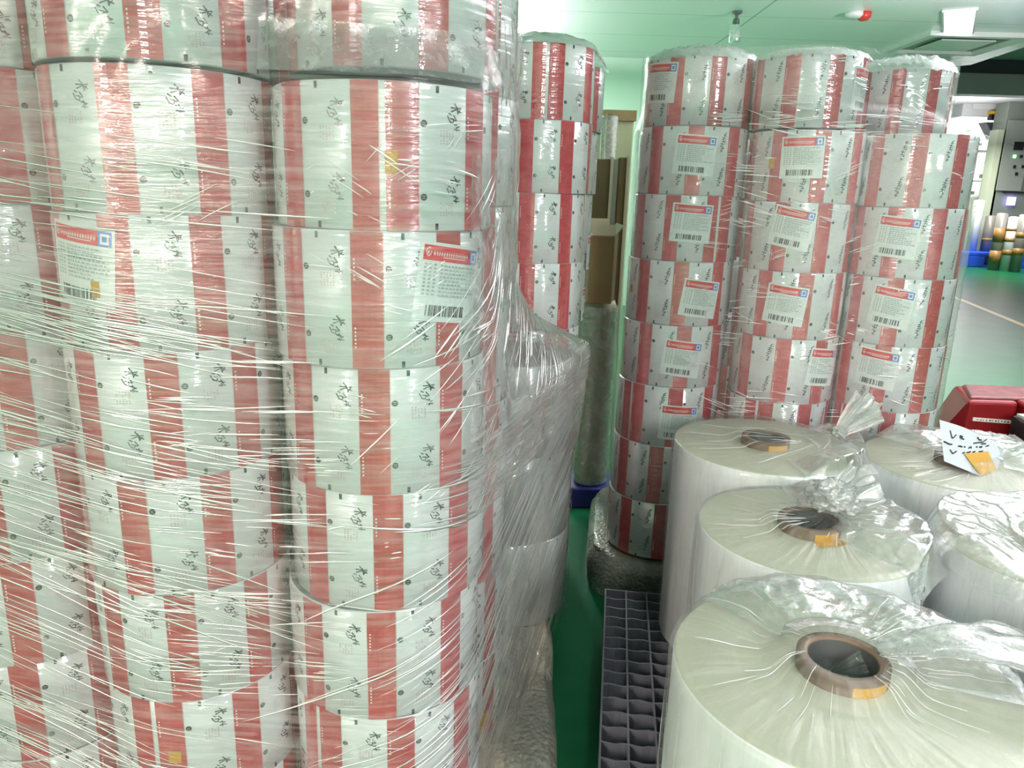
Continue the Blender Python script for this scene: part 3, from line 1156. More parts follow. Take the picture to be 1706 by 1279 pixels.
# ------------------------------------------------------------------ grey plastic pallets under the white rolls
def pallet(name, mat, L, W, h, cell_l, cell_w, label, loc, rz):
    """lattice-topped plastic pallet: thin deck ribs with open cells, edge frame and feet; local x = width, y = length"""
    o = empty(name, loc, rz)
    b = MB()
    nx, ny = round(W / cell_w), round(L / cell_l)
    t = .0028
    for j in range(ny + 1):
        y = L * j / ny
        n = nx * 4
        pts = []
        for i in range(n + 1):
            x = W * i / n
            wob = .004 * math.sin(i * 1.57 + j)
            pts.append((x, y + (wob if 0 < j < ny else 0)))
        for (xa, ya), (xb, yb) in zip(pts, pts[1:]):
            b.hexa([(xa, ya - t, h - .05), (xb, yb - t, h - .05), (xb, yb + t, h - .05), (xa, ya + t, h - .05),
                    (xa, ya - t, h), (xb, yb - t, h), (xb, yb + t, h), (xa, ya + t, h)])
    for i in range(nx + 1):
        x = W * i / nx
        b.box(x - t, x + t, 0, L, h - .05, h + .001)
    b.build('lattice_deck', mat, o)
    b = MB()
    # thin perforated lower sheet, seen down through the cells
    z = h - .052
    gx, gy = nx * 3, ny * 3
    vid = [[b.vert((W * i / gx, L * j / gy, z)) for i in range(gx + 1)] for j in range(gy + 1)]
    for j in range(gy):
        for i in range(gx):
            if j % 9 < 1 or i % 12 < 1 or (i % 3 == 0 and (j // 3) % 2 == 0) or (j % 3 == 0 and (i // 3 + j // 3) % 3 == 0):
                b.face((vid[j][i], vid[j][i + 1], vid[j + 1][i + 1], vid[j + 1][i]))
    sh = b.build('lower_sheet', mat, o).modifiers.new('solid', 'SOLIDIFY')
    sh.thickness = .004
    for fx in (0.0, W / 2 - .06, W - .12):
        for fy in (0.0, L / 2 - .07, L - .14):
            b = MB()
            b.box(fx + .004, fx + .116, fy + .004, fy + .136, 0, h - .05)
            bevel(b.build('foot', mat, o), .006)
    tag(o, label, 'pallet', None)
    return o


rzp = math.atan2(-.129, .9917)
palA = at_z(1009, 981, .15)
pc = palA - E2 * 1.02
pallet('plastic_pallet', M['pallet'], 1.02, 1.3, 0.15, .066, .083, 'dark grey lattice plastic pallet under the two rearmost white bagged rolls', (pc.x, pc.y, 0), rzp)
pc2 = palA - E2 * 2.24 + E1 * 0.006
pallet('plastic_pallet', M['pallet'], 1.2, 1.3, 0.15, .066, .083, 'dark grey lattice plastic pallet under the nearest white bagged roll', (pc2.x, pc2.y, 0), rzp)


# ------------------------------------------------------------------ white bagged film rolls
def clear_roll(cx, cy, R, z1, label, flap=False, z0=.1515):
    o = empty('clear_film_roll', (cx, cy, 0))
    b = MB()
    e = .006
    rc = .080
    prof = [(rc, z0), (R - e, z0), (R, z0 + e), (R, z1 - e), (R - e * .3, z1 - e * .3), (R - e, z1), (rc, z1)]
    b.lathe(prof, 160, mfn=lambda j: 1 if j >= 4 else 0)
    b.build('wound_film', [M['clearside'], M['clearend']], o)
    b = MB()
    b.lathe([(.062, z0), (rc, z0), (rc, z1 + .028), (.062, z1 + .028), (.060, z1 + .024), (.060, z0)], 64, mfn=lambda j: 1 if j >= 4 else 0)
    c = b.build('core', [M['core'], M['corein']], o)
    b = MB()
    n = 8
    for i in range(n):
        a0, a1 = -1.75 + .9 * i / n, -1.75 + .9 * (i + 1) / n
        b.poly([cyl(rc + .001, a0, z1 + .001), cyl(rc + .001, a1, z1 + .001), cyl(rc + .001, a1, z1 + .02), cyl(rc + .001, a0, z1 + .02)], 0)
        if flap:
            b.poly([cyl(rc + .001, a0, z1 + .001), cyl(rc + .001, a1, z1 + .001), cyl(rc + .03, a1, z1 + .0012), cyl(rc + .03, a0, z1 + .0012)][::-1], 0)
    b.build('tape_patch', M['orange'], c)
    tag(o, label, 'film roll', 'clear film rolls in plastic bags')
    return o


def bag(cx, cy, R, z1, knot, label, seed, zlow=.17, bumps=(), pleat=.010, pw=1.0, sidebulge=.006, ruffle=(0.0, .0)):
    """loose clear bag: up the side, over the rim, gathered in pleats to the knot. knot in world coordinates"""
    K = Vector(knot) - Vector((cx, cy, 0))
    b = MB()
    NS = .42

    def fn(u, v):
        a = 2 * PI * u
        ca, sa = math.cos(a), math.sin(a)
        if v < NS:
            t = v / NS
            z = zlow + (z1 - zlow) * t
            w = .5 + .5 * noise.noise(Vector((ca * 2.2, sa * 2.2, seed + t * .8)))
            crease = abs(noise.noise(Vector((ca * 7, sa * 7, seed + 3 + t * .5))))
            r = R + .005 + sidebulge * w * (.4 + .6 * t) + .004 * crease * (1 - t * .5)
            return Vector((r * ca, r * sa, z))
        t = (v - NS) / (1 - NS)
        rim = Vector((R + .006, 0, 0)).x
        P = Vector((rim * ca, rim * sa, 0))
        Q = P * (1 - t) + Vector((K.x, K.y, 0)) * t
        base = z1 + .007 + (K.z - z1 - .007) * t ** (2.6 * pw)
        if t < .06:
            base -= .004 * (1 - t / .06)
        n = noise.noise(Vector((ca * 4.5, sa * 4.5, seed + 9))) + .6 * noise.noise(Vector((ca * 12, sa * 12, seed + 11)))
        n3 = noise.noise(Vector((ca * 30, sa * 30, seed + 13 + t * .7)))
        env = (t * (1 - t)) ** .7 * 1.6
        base += pleat * env * max(-.25, n) + pleat * .35 * env * n3
        for (ba, bw, t0, tw, hh) in bumps:
            da = (a - ba + PI) % (2 * PI) - PI
            base += hh * math.exp(-(da / bw) ** 2) * math.exp(-((t - t0) / tw) ** 2)
        rf = max(0.0, math.cos(a - ruffle[0])) * ruffle[1] * min(1.0, env * 1.2)
        base += rf * (.6 + noise.noise(Vector((Q.x * 9, Q.y * 9, seed + 20))) - .9 * abs(noise.noise(Vector((Q.x * 16, Q.y * 16, seed + 22)))) - .5 * abs(noise.noise(Vector((Q.x * 38, Q.y * 38, seed + 25)))))
        rq = math.hypot(Q.x, Q.y)
        if rq > .09:
            base = max(base, z1 + .004 + .030 * (1 - sstep(.092, .15, rq)))
        elif K.z >= z1 or rq > .066:
            base = max(base, z1 + .034)
        tw = .35 * t ** 3
        return Vector((Q.x, Q.y, base))
    b.grid(fn, 320, 90, 0, True, True, uvfn=lambda u, v: (u * 2, v * 1.2))
    o = b.build('plastic_bag', [M['bag']], None, (cx, cy, 0))
    rnd = random.Random(int(seed * 7))
    b = MB()
    for q in range(72):
        u0 = rnd.random()
        if q < 44:                                  # creases running to the knot
            t1 = rnd.uniform(.45, .86); t0 = t1 - rnd.uniform(.08, .5)
            va, vb = NS + (1 - NS) * max(.03, t0), NS + (1 - NS) * t1
            w = rnd.uniform(.0005, .0013)
        else:                                       # creases hanging down the side
            va = rnd.uniform(.05, .3); vb = min(.41, va + rnd.uniform(.05, .3))
            w = rnd.uniform(.0004, .0008)
        prev = None
        n = 12
        dr = rnd.gauss(0, .012)
        for i in range(n + 1):
            f = i / n
            v = va + (vb - va) * f
            uu = u0 + dr * f
            P = fn(uu, v); T = (fn(uu + .001, v) - P)
            T = T.normalized() if T.length > 1e-7 else Vector((1, 0, 0))
            out = Vector((P.x, P.y, 0)).normalized() if v < NS else Vector((0, 0, 1))
            k = w * math.sin(PI * min(.98, max(.02, f))) ** .6
            cur = [b.vert(P + T * k + out * .001), b.vert(P + out * (.0015 + k)), b.vert(P - T * k + out * .001)]
            if prev:
                for j in (0, 1):
                    b.face((prev[j], cur[j], cur[j + 1], prev[j + 1]), 0, [(f, 0), (f, .1), (f + .1, .1), (f + .1, 0)], True)
            prev = cur
    b.build('crease', [M['crease']], o)['kind'] = 'stuff'
    tag(o, label, 'plastic bag', 'clear bags over the white rolls')
    return o


def tuft(o, p, direc, up, L, w0, w1, seed, n=5, name='gathered_end'):
    """free end of the bag beyond the tie: several crumpled fans of film (world coords p)"""
    base = Vector(p) - o.location
    d = Vector(direc).normalized()
    s = d.cross(Vector(up)).normalized()
    q = s.cross(d).normalized()
    b = MB()
    for k in range(n):
        rot = PI * k / n
        ss = s * math.cos(rot) + q * math.sin(rot)
        qq = q * math.cos(rot) - s * math.sin(rot)

        def fn(u, v):
            w = w0 + (w1 - w0) * v ** .75
            x = (u - .5) * 2
            edge = 1 - .18 * noise.noise(Vector((u * 5, k, seed)))
            l = L * v * edge * (1 - .12 * x * x)
            wav = .35 * w * math.sin(x * 5 + k) * v * noise.noise(Vector((u * 3, v * 2, seed + k))) + .10 * w * math.sin(x * 14 + k * 2) * v
            return base + d * l + ss * x * w * (1 if k % 2 else .8) + qq * wav * 1.4
        b.grid(fn, 24, 16, 0, True)
    return b.build(name, [M['tuft']], o)


def puff(o, p, r, seed, squash=.65, name='gathered_knot'):
    base = Vector(p) - o.location
    b = MB()

    def fn(u, v):
        a, e = 2 * PI * u, PI * (v - .5)
        d = Vector((math.cos(a) * math.cos(e), math.sin(a) * math.cos(e), math.sin(e)))
        k = 1 + .35 * noise.noise(d * 2.2 + Vector((seed, 0, 0))) - .35 * abs(noise.noise(d * 4 + Vector((0, seed, 0)))) - .22 * abs(noise.noise(d * 9 + Vector((0, seed, 3))))
        q = d * r * k
        q.z *= squash
        return base + q
    b.grid(fn, 90, 50, 0, True, True)
    return b.build(name, [M['tuft']], o)


def loose_film(o, R, z1, a0, a1, r0, r1, h, seed, lift=.010, drop=.5, back=0.0):
    """slack crumpled part of the bag lying over one side of the roll's top and down past its rim"""
    b = MB()

    def ridged(x, y, f, k):
        return 1 - 2 * abs(noise.noise(Vector((x * f, y * f, seed + k))))

    def fn(u, v):
        a = a0 + (a1 - a0) * u
        edge = min(1, u / .15, (1 - u) / .15)
        edge = edge * edge * (3 - 2 * edge)
        wob = .05 * noise.noise(Vector((u * 5, v * 3, seed + 31)))
        r = R * (r0 + (r1 - r0) * v + wob * v)
        x, y = r * math.cos(a), r * math.sin(a)
        n = .55 * ridged(x, y, 5, 1) + .3 * ridged(x, y, 12, 2) + .16 * ridged(x, y, 27, 3)
        inner = sstep(0, .25, v)
        z = z1 + lift + h * edge * inner * (.45 + .55 * n) + back * edge * sstep(.2, .75, v) * (1 - sstep(.8, 1, v))
        over = max(0.0, r - R * 1.005)
        z -= over * drop * 4
        if r < R * 1.02:
            z = max(z, z1 + .009)
        if r < .12:
            z = max(z, z1 + .036)
        return Vector((x, y, z))
    b.grid(fn, 150, 70, 0, True)
    return b.build('loose_film', [M['crumple']], o)


# nearest roll: bag pulled into the core, its twisted tail lying to the right
clear_roll(.615, 1.21, .30, .87, 'nearest white clear-film roll, its brown core open under the bag')
o = bag(.615, 1.21, .30, .87, (.60, 1.235, .835), 'clear plastic bag over the nearest white roll, twisted into its core', 1.0,
        bumps=((PI * .5, .9, .28, .25, .030), (.35, .28, .55, .35, .045), (0.75, .3, .3, .3, .02)), pleat=.007, ruffle=(.9, .030))
loose_film(o, .30, .87, -.35, 2.3, .30, 1.04, .026, 3.0, back=.012)
b = MB()
pa, pb = Vector((.685, 1.235, .912)), Vector((.985, 1.16, .935))
pts = [pa - o.location]
for i in range(1, 15):
    t = i / 14
    q = pa.lerp(pb, t); q.z += .035 * math.sin(PI * t)
    pts.append(q - o.location)
b2 = MB()


def tail(u, v):
    i = min(13, int(v * 14)); f = v * 14 - i
    c = pts[i].lerp(pts[i + 1], f)
    a = 2 * PI * u
    r = (.012 + .034 * v) * (1 + .35 * noise.noise(Vector((math.cos(a) * 2 + v * 3, math.sin(a) * 2, 3.3))) + .2 * math.sin(a * 5 + v * 9))
    return c + Vector((.15 * r * math.cos(a), 2.0 * r * math.cos(a), r * .38 * math.sin(a) - .012))


b2.grid(tail, 40, 40, 0, True, True)
b2.build('twisted_tail', [M['knot']], o)
tuft(o, pb, (.9, .1, .12), (0, 0, 1), .10, .03, .075, 4.0, 4)

clear_roll(.80, 1.86, .285, .85, 'middle white clear-film roll of the row by the aisle, orange tape at its core', True)
o = bag(.80, 1.86, .285, .85, (.855, 1.86, .905), 'clear plastic bag over the middle white roll, knotted in a round bunch on top', 2.0,
        bumps=((.1, .7, .35, .3, .02), (1.2, .5, .3, .3, .012)), pleat=.010, ruffle=(.1, .045))
loose_film(o, .285, .85, -1.1, 1.5, .25, 1.14, .034, 7.0, back=.012)
puff(o, (.868, 1.885, .93), .07, 2.0)
tuft(o, (.87, 1.88, .92), (.75, .3, .35), (0, 0, 1), .12, .04, .09, 8.0, 3)

clear_roll(.875, 2.47, .305, .88, 'rearmost white clear-film roll of the row by the aisle')
o = bag(.875, 2.47, .305, .88, (1.10, 2.42, .945), 'clear plastic bag over the rearmost aisle-side white roll, tied in an upright tuft', 3.0,
        bumps=((PI * .5, 1.0, .3, .3, .018),), pleat=.010, ruffle=(-.3, .03))
loose_film(o, .305, .88, -1.5, .7, .55, 1.10, .035, 11.0, back=.015)
puff(o, (1.10, 2.42, .945), .028, 5.0, .8, 'tied_knot')
tuft(o, (1.10, 2.42, .95), (.62, .1, .55), (0, 0, 1), .15, .02, .085, 6.0, 3)

clear_roll(1.50, 2.385, .30, .865, 'white clear-film roll under the handwritten paper, in front of the red machine')
o4 = bag(1.50, 2.385, .30, .865, (1.56, 2.36, .90), 'baggy clear plastic bag over the white roll that carries the handwritten paper', 4.0,
         bumps=((.7, .9, .4, .35, .05), (-.6, .6, .3, .3, .02)), pleat=.014, sidebulge=.016, ruffle=(.3, .05))
loose_film(o4, .30, .865, -.6, 2.2, .35, 1.10, .034, 15.0, back=.01)
clear_roll(1.415, 1.775, .285, .855, 'white clear-film roll at the right, in front of the roll with the handwritten paper')
o5 = bag(1.415, 1.775, .285, .855, (1.45, 1.76, .885), 'clear plastic bag over the right white roll in front of the paper-topped one', 5.0,
         bumps=((2.4, .6, .2, .3, .02), (.2, .8, .3, .3, .03)), pleat=.012, sidebulge=.016, ruffle=(2.0, .05))
loose_film(o5, .285, .855, .6, 3.9, .35, 1.12, .032, 19.0, back=.01)
clear_roll(1.31, 1.16, .285, .84, 'white clear-film roll cut by the right edge of the picture')
o6 = bag(1.31, 1.16, .285, .84, (1.33, 1.16, .87), 'clear plastic bag over the white roll cut by the picture\'s right edge', 6.0, pleat=.012, sidebulge=.014)

# the handwritten paper and the yellow tape on it
TLp, TRp, BRp, BLp = at_y(1565, 699, 2.36), at_y(1672, 748, 2.40), at_y(1655, 802, 2.26), at_y(1573, 768, 2.26)
# lift clear of the bag
b = MB()


def paper_pt(u, v, off=0.0):
    p = TLp.lerp(TRp, u).lerp(BLp.lerp(BRp, u), v)
    p.z += .012 * math.sin(PI * u) * (1 - v) + off
    p.y -= off
    return p


b.grid(lambda u, v: paper_pt(u, v), 12, 12, 0, True)
n0 = len(b.f)


def pen(pts, w=.0028):
    for (u0, v0), (u1, v1) in zip(pts, pts[1:]):
        a, c = paper_pt(u0, v0, .0015), paper_pt(u1, v1, .0015)
        d_ = (c - a); L = d_.length or 1e-6
        nn = Vector((-d_.z, 0, d_.x)) / L * w
        b.poly([a - nn, c - nn, c + nn, a + nn], 1)


def px_uv(x, y):
    """position on the sheet from the photo pixel (bilinear, near enough)"""
    best = None
    for i in range(41):
        for j in range(41):
            p = paper_pt(i / 40, j / 40) - Vector((0, 0, EYE))
            dd = p.y * math.cos(PITCH) - p.z * math.sin(PITCH)
            bb = -(p.y * math.sin(PITCH) + p.z * math.cos(PITCH))
            X, Y = p.x * FPX / dd, bb * FPX / dd
            X, Y = X * math.cos(ROLL) - Y * math.sin(ROLL) + 853, X * math.sin(ROLL) + Y * math.cos(ROLL) + 639.5
            e = (X - x) ** 2 + (Y - y) ** 2
            if best is None or e < best[0]:
                best = (e, i / 40, j / 40)
    return best[1:]


def crop(pts):      # coordinates read in a close-up of the sheet
    return [px_uv(1540 + x * .1407, 620 + y * .1407) for x, y in pts]


for st in ([(300, 690), (318, 780), (345, 775), (380, 735)], [(415, 755), (450, 765), (430, 785), (420, 770)], [(430, 785), (462, 800)], [(425, 795), (440, 780)],
           [(612, 785), (640, 778), (645, 800), (680, 805)], [(745, 800), (690, 830), (570, 845)], [(660, 855), (718, 850)],
           [(230, 822), (290, 855), (330, 855)], [(390, 880), (420, 872), (445, 890)], [(460, 885), (490, 895)], [(520, 905), (560, 885), (555, 905)],
           [(600, 880), (625, 890)], [(640, 888), (690, 885), (670, 895)], [(720, 885), (765, 872)],
           [(300, 925), (335, 965), (375, 940)], [(440, 965), (480, 950)], [(500, 955), (540, 942)], [(560, 950), (600, 940)], [(640, 948), (690, 935)]):
    pen(crop(st))
sheet = b.build('paper_note', [simple('note_paper', (0.62, 0.65, 0.70), 0.5), M['lblack']])
tag(sheet, 'white handwritten paper note stuck on the rear right bagged roll', 'paper')
b = MB()
tp = [px_uv(*q) for q in ((1605, 757), (1646, 753), (1664, 786), (1630, 797))]
b.poly([paper_pt(u, v, .003) for u, v in tp], 0)
b.build('tape_patch', M['orange'], sheet)['label'] = 'yellow orange tape'

# ------------------------------------------------------------------ red machine behind the white rolls
rm = empty('pallet_truck', (0, 0, 0))
b = MB()
YFm, YBm = 3.25, 3.75
ftl, fbl = at_y(1613, 667, YFm), at_y(1611, 760, YFm)
top_z = ftl.z
btl = at_z(1590, 641, top_z)
YBm = btl.y
bbl = at_y(1553, 720, YBm)
rx = ftl.x + .23
xr2 = ftl.x + .75
# body: front face vertical, left side sloping out to the rear
bot = .22
f0, f1 = Vector((ftl.x, YFm, top_z)), Vector((ftl.x - .0, YFm, bot))
g0 = Vector((btl.x, YBm, btl.z)); g1 = Vector((bbl.x - .25, YBm, bot))
b.hexa([f1, Vector((rx, YFm, bot)), Vector((rx, YBm, bot)), g1, f0, Vector((rx, YFm, top_z)), Vector((rx, YBm, btl.z)), g0])
ob = bevel(b.build('body', M['machinered'], rm), .018, 3)
b = MB()
b.hexa([f0 + Vector((.02, .02, .0)), Vector((xr2, YFm + .04, top_z)), Vector((xr2, YBm - .02, btl.z)), g0 + Vector((.02, -.02, 0)),
        f0 + Vector((.025, .025, .012)), Vector((xr2, YFm + .05, top_z + .012)), Vector((xr2, YBm - .03, btl.z + .012)), g0 + Vector((.03, -.03, .012))])
bevel(b.build('worn_top', M['machinetop'], rm), .006)
b = MB()
b.box(rx, xr2, YFm - .06, YBm, bot, top_z + .004)
bevel(b.build('side_housing', M['machinered'], rm), .02, 3)
b = MB()
s0, s1 = at_y(1621, 698, YFm - .004), at_y(1684, 703, YFm - .004)
b.hexa([s0 + Vector((0, -.001, -.008)), s1 + Vector((0, -.001, -.008)), s1 + Vector((0, .006, -.008)), s0 + Vector((0, .006, -.008)),
        s0 + Vector((0, -.001, .008)), s1 + Vector((0, -.001, .008)), s1 + Vector((0, .006, .008)), s0 + Vector((0, .006, .008))])
rr_ = random.Random(3)
for i in range(11):
    p = s0.lerp(s1, .1 + .08 * i)
    b.box(p.x, p.x + rr_.uniform(.003, .010), p.y - .0022, p.y - .0012, p.z - rr_.uniform(.001, .004), p.z + rr_.uniform(.001, .004), 1)
b.build('label_strip', [M['lwhite'], M['lblack']], rm)
b = MB()
k0 = at_y(1692, 694, YFm - .09)
b.box(k0.x, k0.x + .35, YFm - .28, YFm - .062, bot, k0.z)
bevel(b.build('battery_box', M['black'], rm), .012)
b = MB(); b.box(k0.x + .01, k0.x + .34, YFm - .26, YFm - .08, k0.z, k0.z + .012)
b.build('battery_lid', M['offwhite'], rm)
for wx, wy in ((f0.x + .05, YFm + .12), (xr2 - .12, YFm + .12), (f0.x + .05, YBm - .12), (xr2 - .12, YBm - .12)):
    b = MB()
    for sgn in (0,):
        pts_ = [Vector((wx + k * .06, wy, .11)) for k in (0, 1)]
        b.tube(pts_, .11, 20)
    b.build('wheel', M['black'], rm)
tag(rm, 'dark red machine with sloping side and white label strip, behind the bagged rolls', 'pallet truck')


# ------------------------------------------------------------------ cardboard in the gap
def board(name, x0, x1, y0, y1, z1, z0, mat, label, lean=0.0, edge=True):
    o = empty(name, ((x0 + x1) / 2, (y0 + y1) / 2, 0))
    b = MB()
    w, dd = (x1 - x0) / 2, (y1 - y0) / 2
    b.hexa([(-w, -dd, z0), (w, -dd, z0), (w, dd, z0), (-w, dd, z0), (-w + lean, -dd, z1), (w + lean, -dd, z1), (w + lean, dd, z1), (-w + lean, dd, z1)])
    bevel(b.build('carton_body', mat, o), .008)
    if edge:
        b = MB()
        b.hexa([(w - .004, -dd - .004, z0 + .02), (w + .01, -dd - .004, z0 + .02), (w + .01, -dd + .02, z0 + .02), (w - .004, -dd + .02, z0 + .02),
                (w - .004 + lean, -dd - .006, z1 + .01), (w + .012 + lean, -dd - .006, z1 + .01), (w + .012 + lean, -dd + .02, z1 + .01), (w - .004 + lean, -dd + .02, z1 + .01)])
        b.build('pale_edge', M['cardlight'], o)
    tag(o, label, 'cardboard box')
    return o


def px_board(name, xl, xr, yt, yb, Y, dep, mat, label, z0=None, **kw):
    a, c = at_y(xl, yt, Y), at_y(xr, yt, Y)
    zb = at_y(xl, yb, Y).z if z0 is None else z0
    return board(name, a.x, c.x, Y, Y + dep, a.z, zb, mat, label, **kw)


px_board('cardboard_box', 1000, 1058, 184, 400, 5.2, .5, simple('pale_board', (0.55, 0.56, 0.36), 0.7), 'tall pale cardboard box with brown top edge against the mint wall', z0=0.0, edge=False)
a = at_y(1000, 184, 5.19); c = at_y(1058, 184, 5.19)
b = MB(); b.box(a.x - .01, c.x + .01, 5.17, 5.2, a.z - .06, a.z + .005); oo = b.build('packing_strip', M['card']); tag(oo, 'brown cardboard strip along the pale box\'s top edge', 'cardboard strip')
px_board('cardboard_box', 985, 1019, 264, 372, 4.3, .3, M['darkcard'], 'dark brown flat carton standing in the gap with a pale edge', z0=0.0)
px_board('cardboard_box', 1031, 1046, 262, 372, 4.45, .3, M['darkcard'], 'narrow dark carton standing in the gap beside the right stack', z0=0.0)
# open carton on top of wrapped pale rolls
bx = px_board('cardboard_box', 984, 1026, 392, 506, 3.85, .3, M['card'], 'open brown carton with raised flaps in the gap between stacks', edge=True)
a, c = at_y(987, 391, 3.85), at_y(1026, 391, 3.85)
b = MB()
for (x0, x1, y0, y1, dz, dx, dy) in ((a.x, c.x, 3.85, 3.852, .05, 0, .03), (a.x, c.x, 4.148, 4.15, .07, 0, .04), (c.x - .003, c.x, 3.85, 4.15, .05, .04, 0)):
    b.hexa([(x0, y0, a.z - .003), (x1, y0, a.z - .003), (x1, y1, a.z - .003), (x0, y1, a.z - .003),
            (x0 + dx, y0 + dy, a.z + dz), (x1 + dx, y0 + dy, a.z + dz), (x1 + dx, y1 + dy, a.z + dz), (x0 + dx, y1 + dy, a.z + dz)])
bx_f = b.build('flap', M['cardlight'])
bx_f.parent = bx
bx_f.matrix_parent_inverse = Matrix.Translation(-bx.location)
zcart = at_y(984, 506, 3.85).z
wx0, wx1 = at_y(980, 510, 3.85).x, at_y(1030, 510, 3.85).x
o = empty('wrapped_bundle', ((wx0 + wx1) / 2, 4.02, 0))
b = MB(); b.lathe([(.03, .12), (.085, .12), (.09, .16), (.092, .3), (.088, .5), (.093, .7), (.088, zcart - .02), (.08, zcart - .002), (.02, zcart - .002)], 32)
b.build('roll_core', simple('bundle_beige', (0.42, 0.41, 0.28), 0.5, var=.2, vscale=10, bump=.4, bscale=20), o)
b = MB(); b.lathe([(.1, .13), (.104, .3), (.098, .45), (.106, .65), (.1, zcart - .03)], 40)
b.build('film_wrap', M['cover'], o)
b = MB(); b.box(-.13, .13, -.12, .2, 0, .118)
bevel(b.build('blue_base', simple('blue_crate', (0.03, 0.03, 0.22), .5), o), .01)
tag(o, 'beige bundle wrapped in film under the open carton in the gap', 'bundle')
# clear bubble roll standing on the dark carton's rear
a, c = at_y(1006, 190, 4.8), at_y(1034, 190, 4.8)
o = empty('bubble_wrap_roll', ((a.x + c.x) / 2, 4.9, 0))
rr2 = (c.x - a.x) / 2
b = MB(); b.lathe([(.02, 0.0), (rr2, 0.0), (rr2 * 1.02, .6), (rr2 * .97, 1.2), (rr2, a.z - .01), (rr2 * .9, a.z), (.02, a.z)], 32)
b.build('rolled_sheet', film_mat('bubble_roll_film', (60, 60, 60), .35, .7, .4, .15, .8, coord='Object', tint=(.85, .9, .8)), o)
b = MB(); b.lathe([(.018, .0), (.022, .0), (.022, a.z + .01), (.018, a.z + .01)], 20)
b.build('core', M['core'], o)
tag(o, 'upright roll of clear bubble wrap in the gap before the pale box', 'bubble wrap roll')

# ------------------------------------------------------------------ ceiling fittings
p = at_z(1228, 19, CEIL)
o = empty('pendant_lamp', (p.x, p.y, CEIL)); o.scale = (.62, .62, .62)
b = MB(); b.lathe([(.0, 0), (.085, 0), (.09, -.02), (.05, -.05), (.03, -.06), (.028, -.1), (.055, -.13), (.06, -.2), (.0, -.2)], 28)
b.build('socket', M['greensock'], o)
b = MB(); b.lathe([(.05, -.2), (.075, -.23), (.1, -.30), (.1, -.47), (.085, -.50), (.0, -.50)], 28)
b.build('glass_shade', film_mat('lamp_glass', (10, 10, 10), .3, .6, .4, .08, .3, coord='Object', tint=(.85, 1, .9)), o)
tag(o, 'small glass pendant lamp with dark socket hanging from the green ceiling', 'lamp')

p = at_z(1424, 20, CEIL)
o = empty('fire_alarm', (p.x, p.y, CEIL))
b = MB(); b.lathe([(.0, 0), (.09, 0), (.09, -.04), (.06, -.06), (0, -.06)], 24); b.build('base', M['offwhite'], o)
b = MB(); b.lathe([(.0, 0), (.075, 0), (.07, -.05), (.04, -.08), (0, -.085)], 24)
x = b.build('red_beacon', M['alarmred'], o); x.location = (.10, 0, 0)
tag(o, 'red and white alarm beacon fixed on the ceiling', 'alarm')

p = at_z(1598, 36, CEIL)
o = empty('ceiling_glow_panel', (p.x, p.y, CEIL))  # glowing panel added where the ceiling mirrors a lamp, also lights the wall
o.rotation_euler = (0, 0, -.5)
b = MB()
for x0, x1, y0, y1 in ((-.16, .16, -.62, -.60), (-.16, .16, .60, .62), (-.16, -.14, -.6, .6), (.14, .16, -.6, .6)):
    b.box(x0, x1, y0, y1, -.02, 0)
b.build('frame', M['offwhite'], o)
b = MB(); b.box(-.14, .14, -.6, .6, -.012, -.002)
b.build('glow_face', emit('glow_panel_emission', (.93, .93, 1.0), 3.0), o)
tag(o, 'added glowing panel in place of a lamp reflection, above the vent at the upper right', 'ceiling lamp')

p = at_z(1590, 70, CEIL)
o = empty('air_vent', (p.x, p.y, CEIL))
b = MB()
for x0, x1, y0, y1 in ((-.6, .6, -.6, -.5), (-.6, .6, .5, .6), (-.6, -.5, -.5, .5), (.5, .6, -.5, .5)):
    b.box(x0, x1, y0, y1, -.05, 0)
b.build('frame', M['offwhite'], o)
b = MB(); b.box(-.32, .32, -.32, .32, -.045, -.03); b.build('centre_panel', M['offwhite'], o)
b = MB(); b.box(-.5, .5, -.5, .5, -.012, -.002); b.build('dark_slot', M['cabinet'], o)
tag(o, 'square white air vent on the ceiling at the upper right', 'vent')

# ------------------------------------------------------------------ far room at the right
YP = 21.0
a, c = at_z(1588, 443, 0), at_z(1690, 449, 0)
a = Vector((12.3, 21.2, 0)); c = Vector((14.25, 21.2, 0))
h = .40
o = empty('plastic_pallet', (a.x, a.y, 0))
W = c.x - a.x
b = MB(); b.box(0, W, 0, 1.25, h - .1, h); bevel(b.build('deck', M['blue'], o), .02)
for x0, x1 in ((0, W * .34), (W * .70, W)):
    b = MB(); b.box(x0, x1, 0, 1.25, 0.0, h - .1); bevel(b.build('foot', M['blue'], o), .02)
b = MB(); b.box(W * .34, W * .70, .02, 1.2, 0, .06); b.build('skid', M['blue'], o)
tag(o, 'blue plastic pallet on the green floor beside the far column', 'pallet')


def px_roll(xc, yt, yb, hw, Y, mats, label, z0, bands):
    t_, bt = at_y(xc, yt, Y), at_y(xc, yb, Y)
    r = hw / FPX * Y * 1.05
    o = empty('standing_tube', (t_.x, Y, z0))
    H_ = t_.z - z0
    b = MB(); b.lathe([(.01, 0), (r, 0), (r, H_), (r * .5, H_ + .02), (.01, H_ + .02)], 28); b.build('tube_body', mats, o)
    for f0_, f1_ in bands:
        b = MB(); b.lathe([(r * .98, H_ * f0_), (r * 1.02, H_ * f0_), (r * 1.02, H_ * f1_), (r * .98, H_ * f1_)], 28); b.build('tape_band', M['tubeband'], o)
    return tag(o, label, 'tube', 'tubes standing in the far room')


